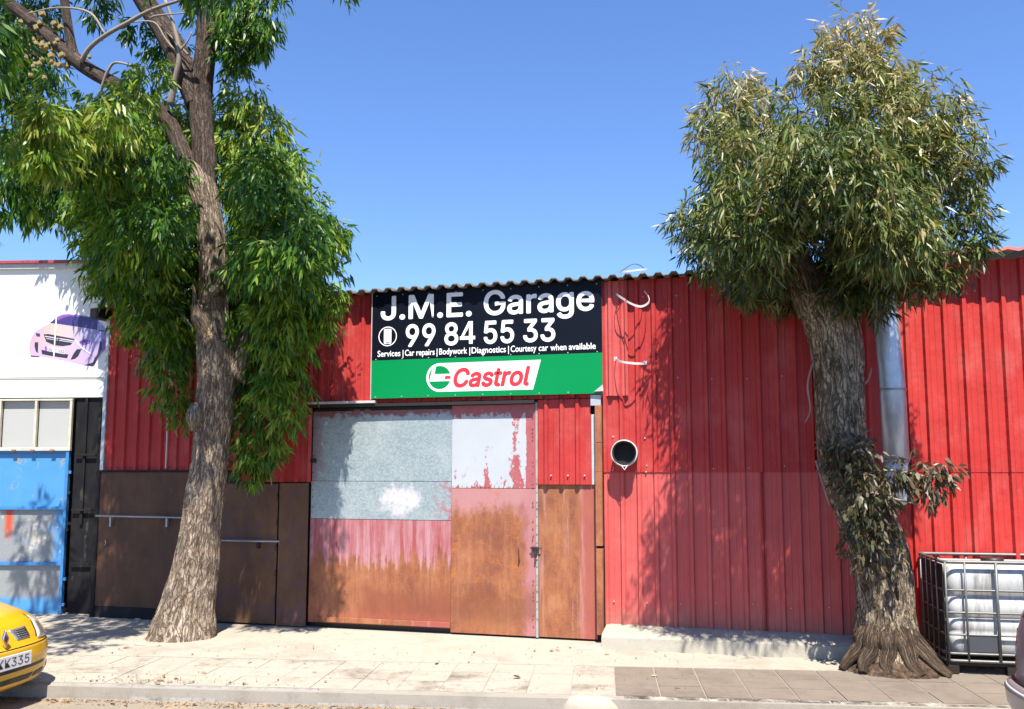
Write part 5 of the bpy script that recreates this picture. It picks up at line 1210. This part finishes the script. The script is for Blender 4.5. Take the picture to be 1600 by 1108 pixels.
for sg in (1, -1):
    patch(YL, sg, quadkz((.315, .585), (.60, .575), (.66, .735), (.43, .765)), .010).build('headlight', M_LAMP, yel)
    patch(YL, sg, quadkz((.37, .605), (.50, .60), (.53, .70), (.44, .715)), .0125).build('lamp_reflector', M_RIM, yel)
    patch(YL, sg, quadkz((.545, .60), (.585, .598), (.63, .715), (.575, .72)), .0125).build('indicator', plain('amber_lamp', (.55, .22, .03), .2), yel)
    patch(YL, sg, quadkz((.295, .60), (.312, .60), (.428, .775), (.415, .785)), .003, nk=2).build('bonnet_gap', M_DPL, yel)
    patch(YL, sg, quadkz((.09, .61), (.215, .61), (.235, .705), (.07, .70)), .006).build('grille_surround', M_RIM, yel)
    gi = patch(YL, sg, quadkz((.105, .622), (.203, .622), (.215, .692), (.095, .688)), .010).build('grille', M_DPL, yel)
    for k in range(4): patch(YL, sg, quadkz((.108, .627+.016*k), (.203, .627+.016*k), (.203, .632+.016*k), (.108, .632+.016*k)), .013, nz=1).build('grille_bar', M_RIM, gi)
    patch(YL, sg, quadkz((.0, .255), (.20, .255), (.22, .305), (.0, .305)), .004).build('lower_slot', M_DPL, yel)
    patch(YL, sg, quadkz((.23, .26), (.42, .265), (.40, .31), (.24, .305)), .004).build('lower_slot', M_DPL, yel)
    patch(YL, sg, quadkz((.0, .355), (.38, .36), (.40, .385), (.0, .385)), .003).build('intake_slot', M_DPL, yel)
    patch(YL, sg, quadkz((.50, .25), (.58, .27), (.60, .34), (.53, .33)), .004).build('fog_recess', M_DPL, yel)
    patch(YL, sg, quadkz((.0, .549), (.75, .549), (.75, .557), (.0, .557)), .002, nk=16, nz=1).build('bumper_gap', M_DPL, yel)
    patch(YL, sg, quadkz((.42, .575), (.76, .565), (.76, .572), (.42, .585)), .004, nk=10, nz=1).build('lamp_gap', M_DPL, yel)
q = Vector((.012-.10, 0, .655)); MB().prism([(q.x+.03, 0, q.z+.075), (q.x+.04, -.04, q.z), (q.x+.045, 0, q.z-.075), (q.x+.04, .04, q.z)], (.022, 0, 0)).build('diamond_badge', M_CHROME, yel, bevel=.004)
MB().prism([(q.x+.062, 0, q.z+.035), (q.x+.063, -.017, q.z), (q.x+.063, 0, q.z-.035), (q.x+.063, .017, q.z)], (.002, 0, 0)).build('badge_centre', M_DPL, yel)
MB().box(.006, .020, -.265, .265, .395, .515).build('number_plate', M_PLATE, yel, bevel=.003)
text('HKK335', -.225, .235, .418, .076, yel, M_DPL, 0, 0, 0, 'plate_lettering', xf=lambda a, c: (.0215, a, c))
# ---- silver people carrier at right edge, rear corner in view
d8 = ray(1552, 1040); t8 = 6.75/d8.dot(_fh); rc_ = CAMPOS+d8*t8
sil = thing('silver_car', 'mauve silver people carrier at the right edge, only its rear corner in view', 'car', (rc_.x, rc_.y, ROADZ+.004), rotz=AST+R(2), local=True)
SLV = [(.28, 4.2, .16, .74, .4, 2.6, .30, 2.6), (.36, 4.27, .05, .81, .45, 2.6, .34, 2.6), (.46, 4.3, .01, .84, .45, 2.6, .36, 2.6), (.565, 4.3, .0, .85, .45, 2.6, .36, 2.6), (.60, 4.28, .03, .85, .45, 2.6, .36, 2.6), (.63, 4.25, .11, .85, .45, 2.6, .33, 2.8), (.80, 4.1, .12, .85, .5, 2.6, .32, 2.8), (.95, 3.7, .14, .84, .6, 2.5, .30, 2.8), (1.05, 3.35, .17, .82, .5, 2.5, .28, 2.8), (1.35, 2.9, .32, .72, .4, 2.8, .26, 2.8), (1.54, 2.4, .45, .62, .35, 3, .24, 2.8), (1.61, 2.1, .6, .50, .3, 3, .24, 3), (1.625, 1.9, .8, .3, .3, 3, .2, 3)]
SH = Vector((0, -.62, 0))
g, zs, n = body(SLV, 5); g.v = [(x, y+SH.y, z) for x, y, z in g.v]
g.mi = [1 if 1.06 < sum(g.v[i][2] for i in f)/len(f) < 1.50 and len(f) == 4 else 0 for f in g.f]; g.build('body', [M_SIL, M_GLASS], sil)
def sp(kz, off, m, nm, sg, **k):
    q = patch(SLV, sg, kz, off, rear=True, **k); q.v = [(x, y+SH.y, z) for x, y, z in q.v]; return q.build(nm, m, sil)
for sg in (1, -1):
    sp(quadkz((.55, .66), (.80, .66), (.82, .76), (.58, .76)), .008, M_REDL, 'tail_light', sg); sp(quadkz((.57, .765), (.82, .765), (.83, .815), (.60, .815)), .008, M_WLAMP, 'indicator', sg); sp(quadkz((.60, .82), (.83, .82), (.84, .95), (.66, .95)), .008, M_REDL, 'tail_light', sg)
    sp(quadkz((.0, .572), (.98, .572), (.98, .586), (.0, .586)), .004, M_WLAMP, 'bumper_strip', sg, nk=16, nz=1); sp(quadkz((.0, .612), (.98, .612), (.98, .624), (.0, .624)), .003, M_DPL, 'bumper_gap', sg, nk=16, nz=1)
    sp(quadkz((.62, 1.04), (.80, 1.04), (.78, 1.52), (.60, 1.52)), .006, M_WLAMP, 'window_pillar', sg)
sp(quadkz((.0, .66), (.15, .66), (.15, .77), (.0, .77)), .006, M_PLATE, 'number_plate', 1)
wl = MB()
for x in (.75, 3.4):
    for sgn in (1, -1):
        t = MB().tube([(x, SH.y+sgn*.66, .31), (x, SH.y+sgn*.70, .31), (x, SH.y+sgn*.82, .31), (x, SH.y+sgn*.845, .31)], [.28, .31, .31, .28], 32).build('wheel', M_TYRE, sil)
        MB().tube([(x, SH.y+sgn*.83, .31), (x, SH.y+sgn*.853, .31)], [.2, .18], 24).build('rim', M_RIM, t)
        MB().tube([(x, SH.y+sgn*.62, .33), (x, SH.y+sgn*.8485, .33)], .37, 32).build('wheel_arch', M_DPL, sil)
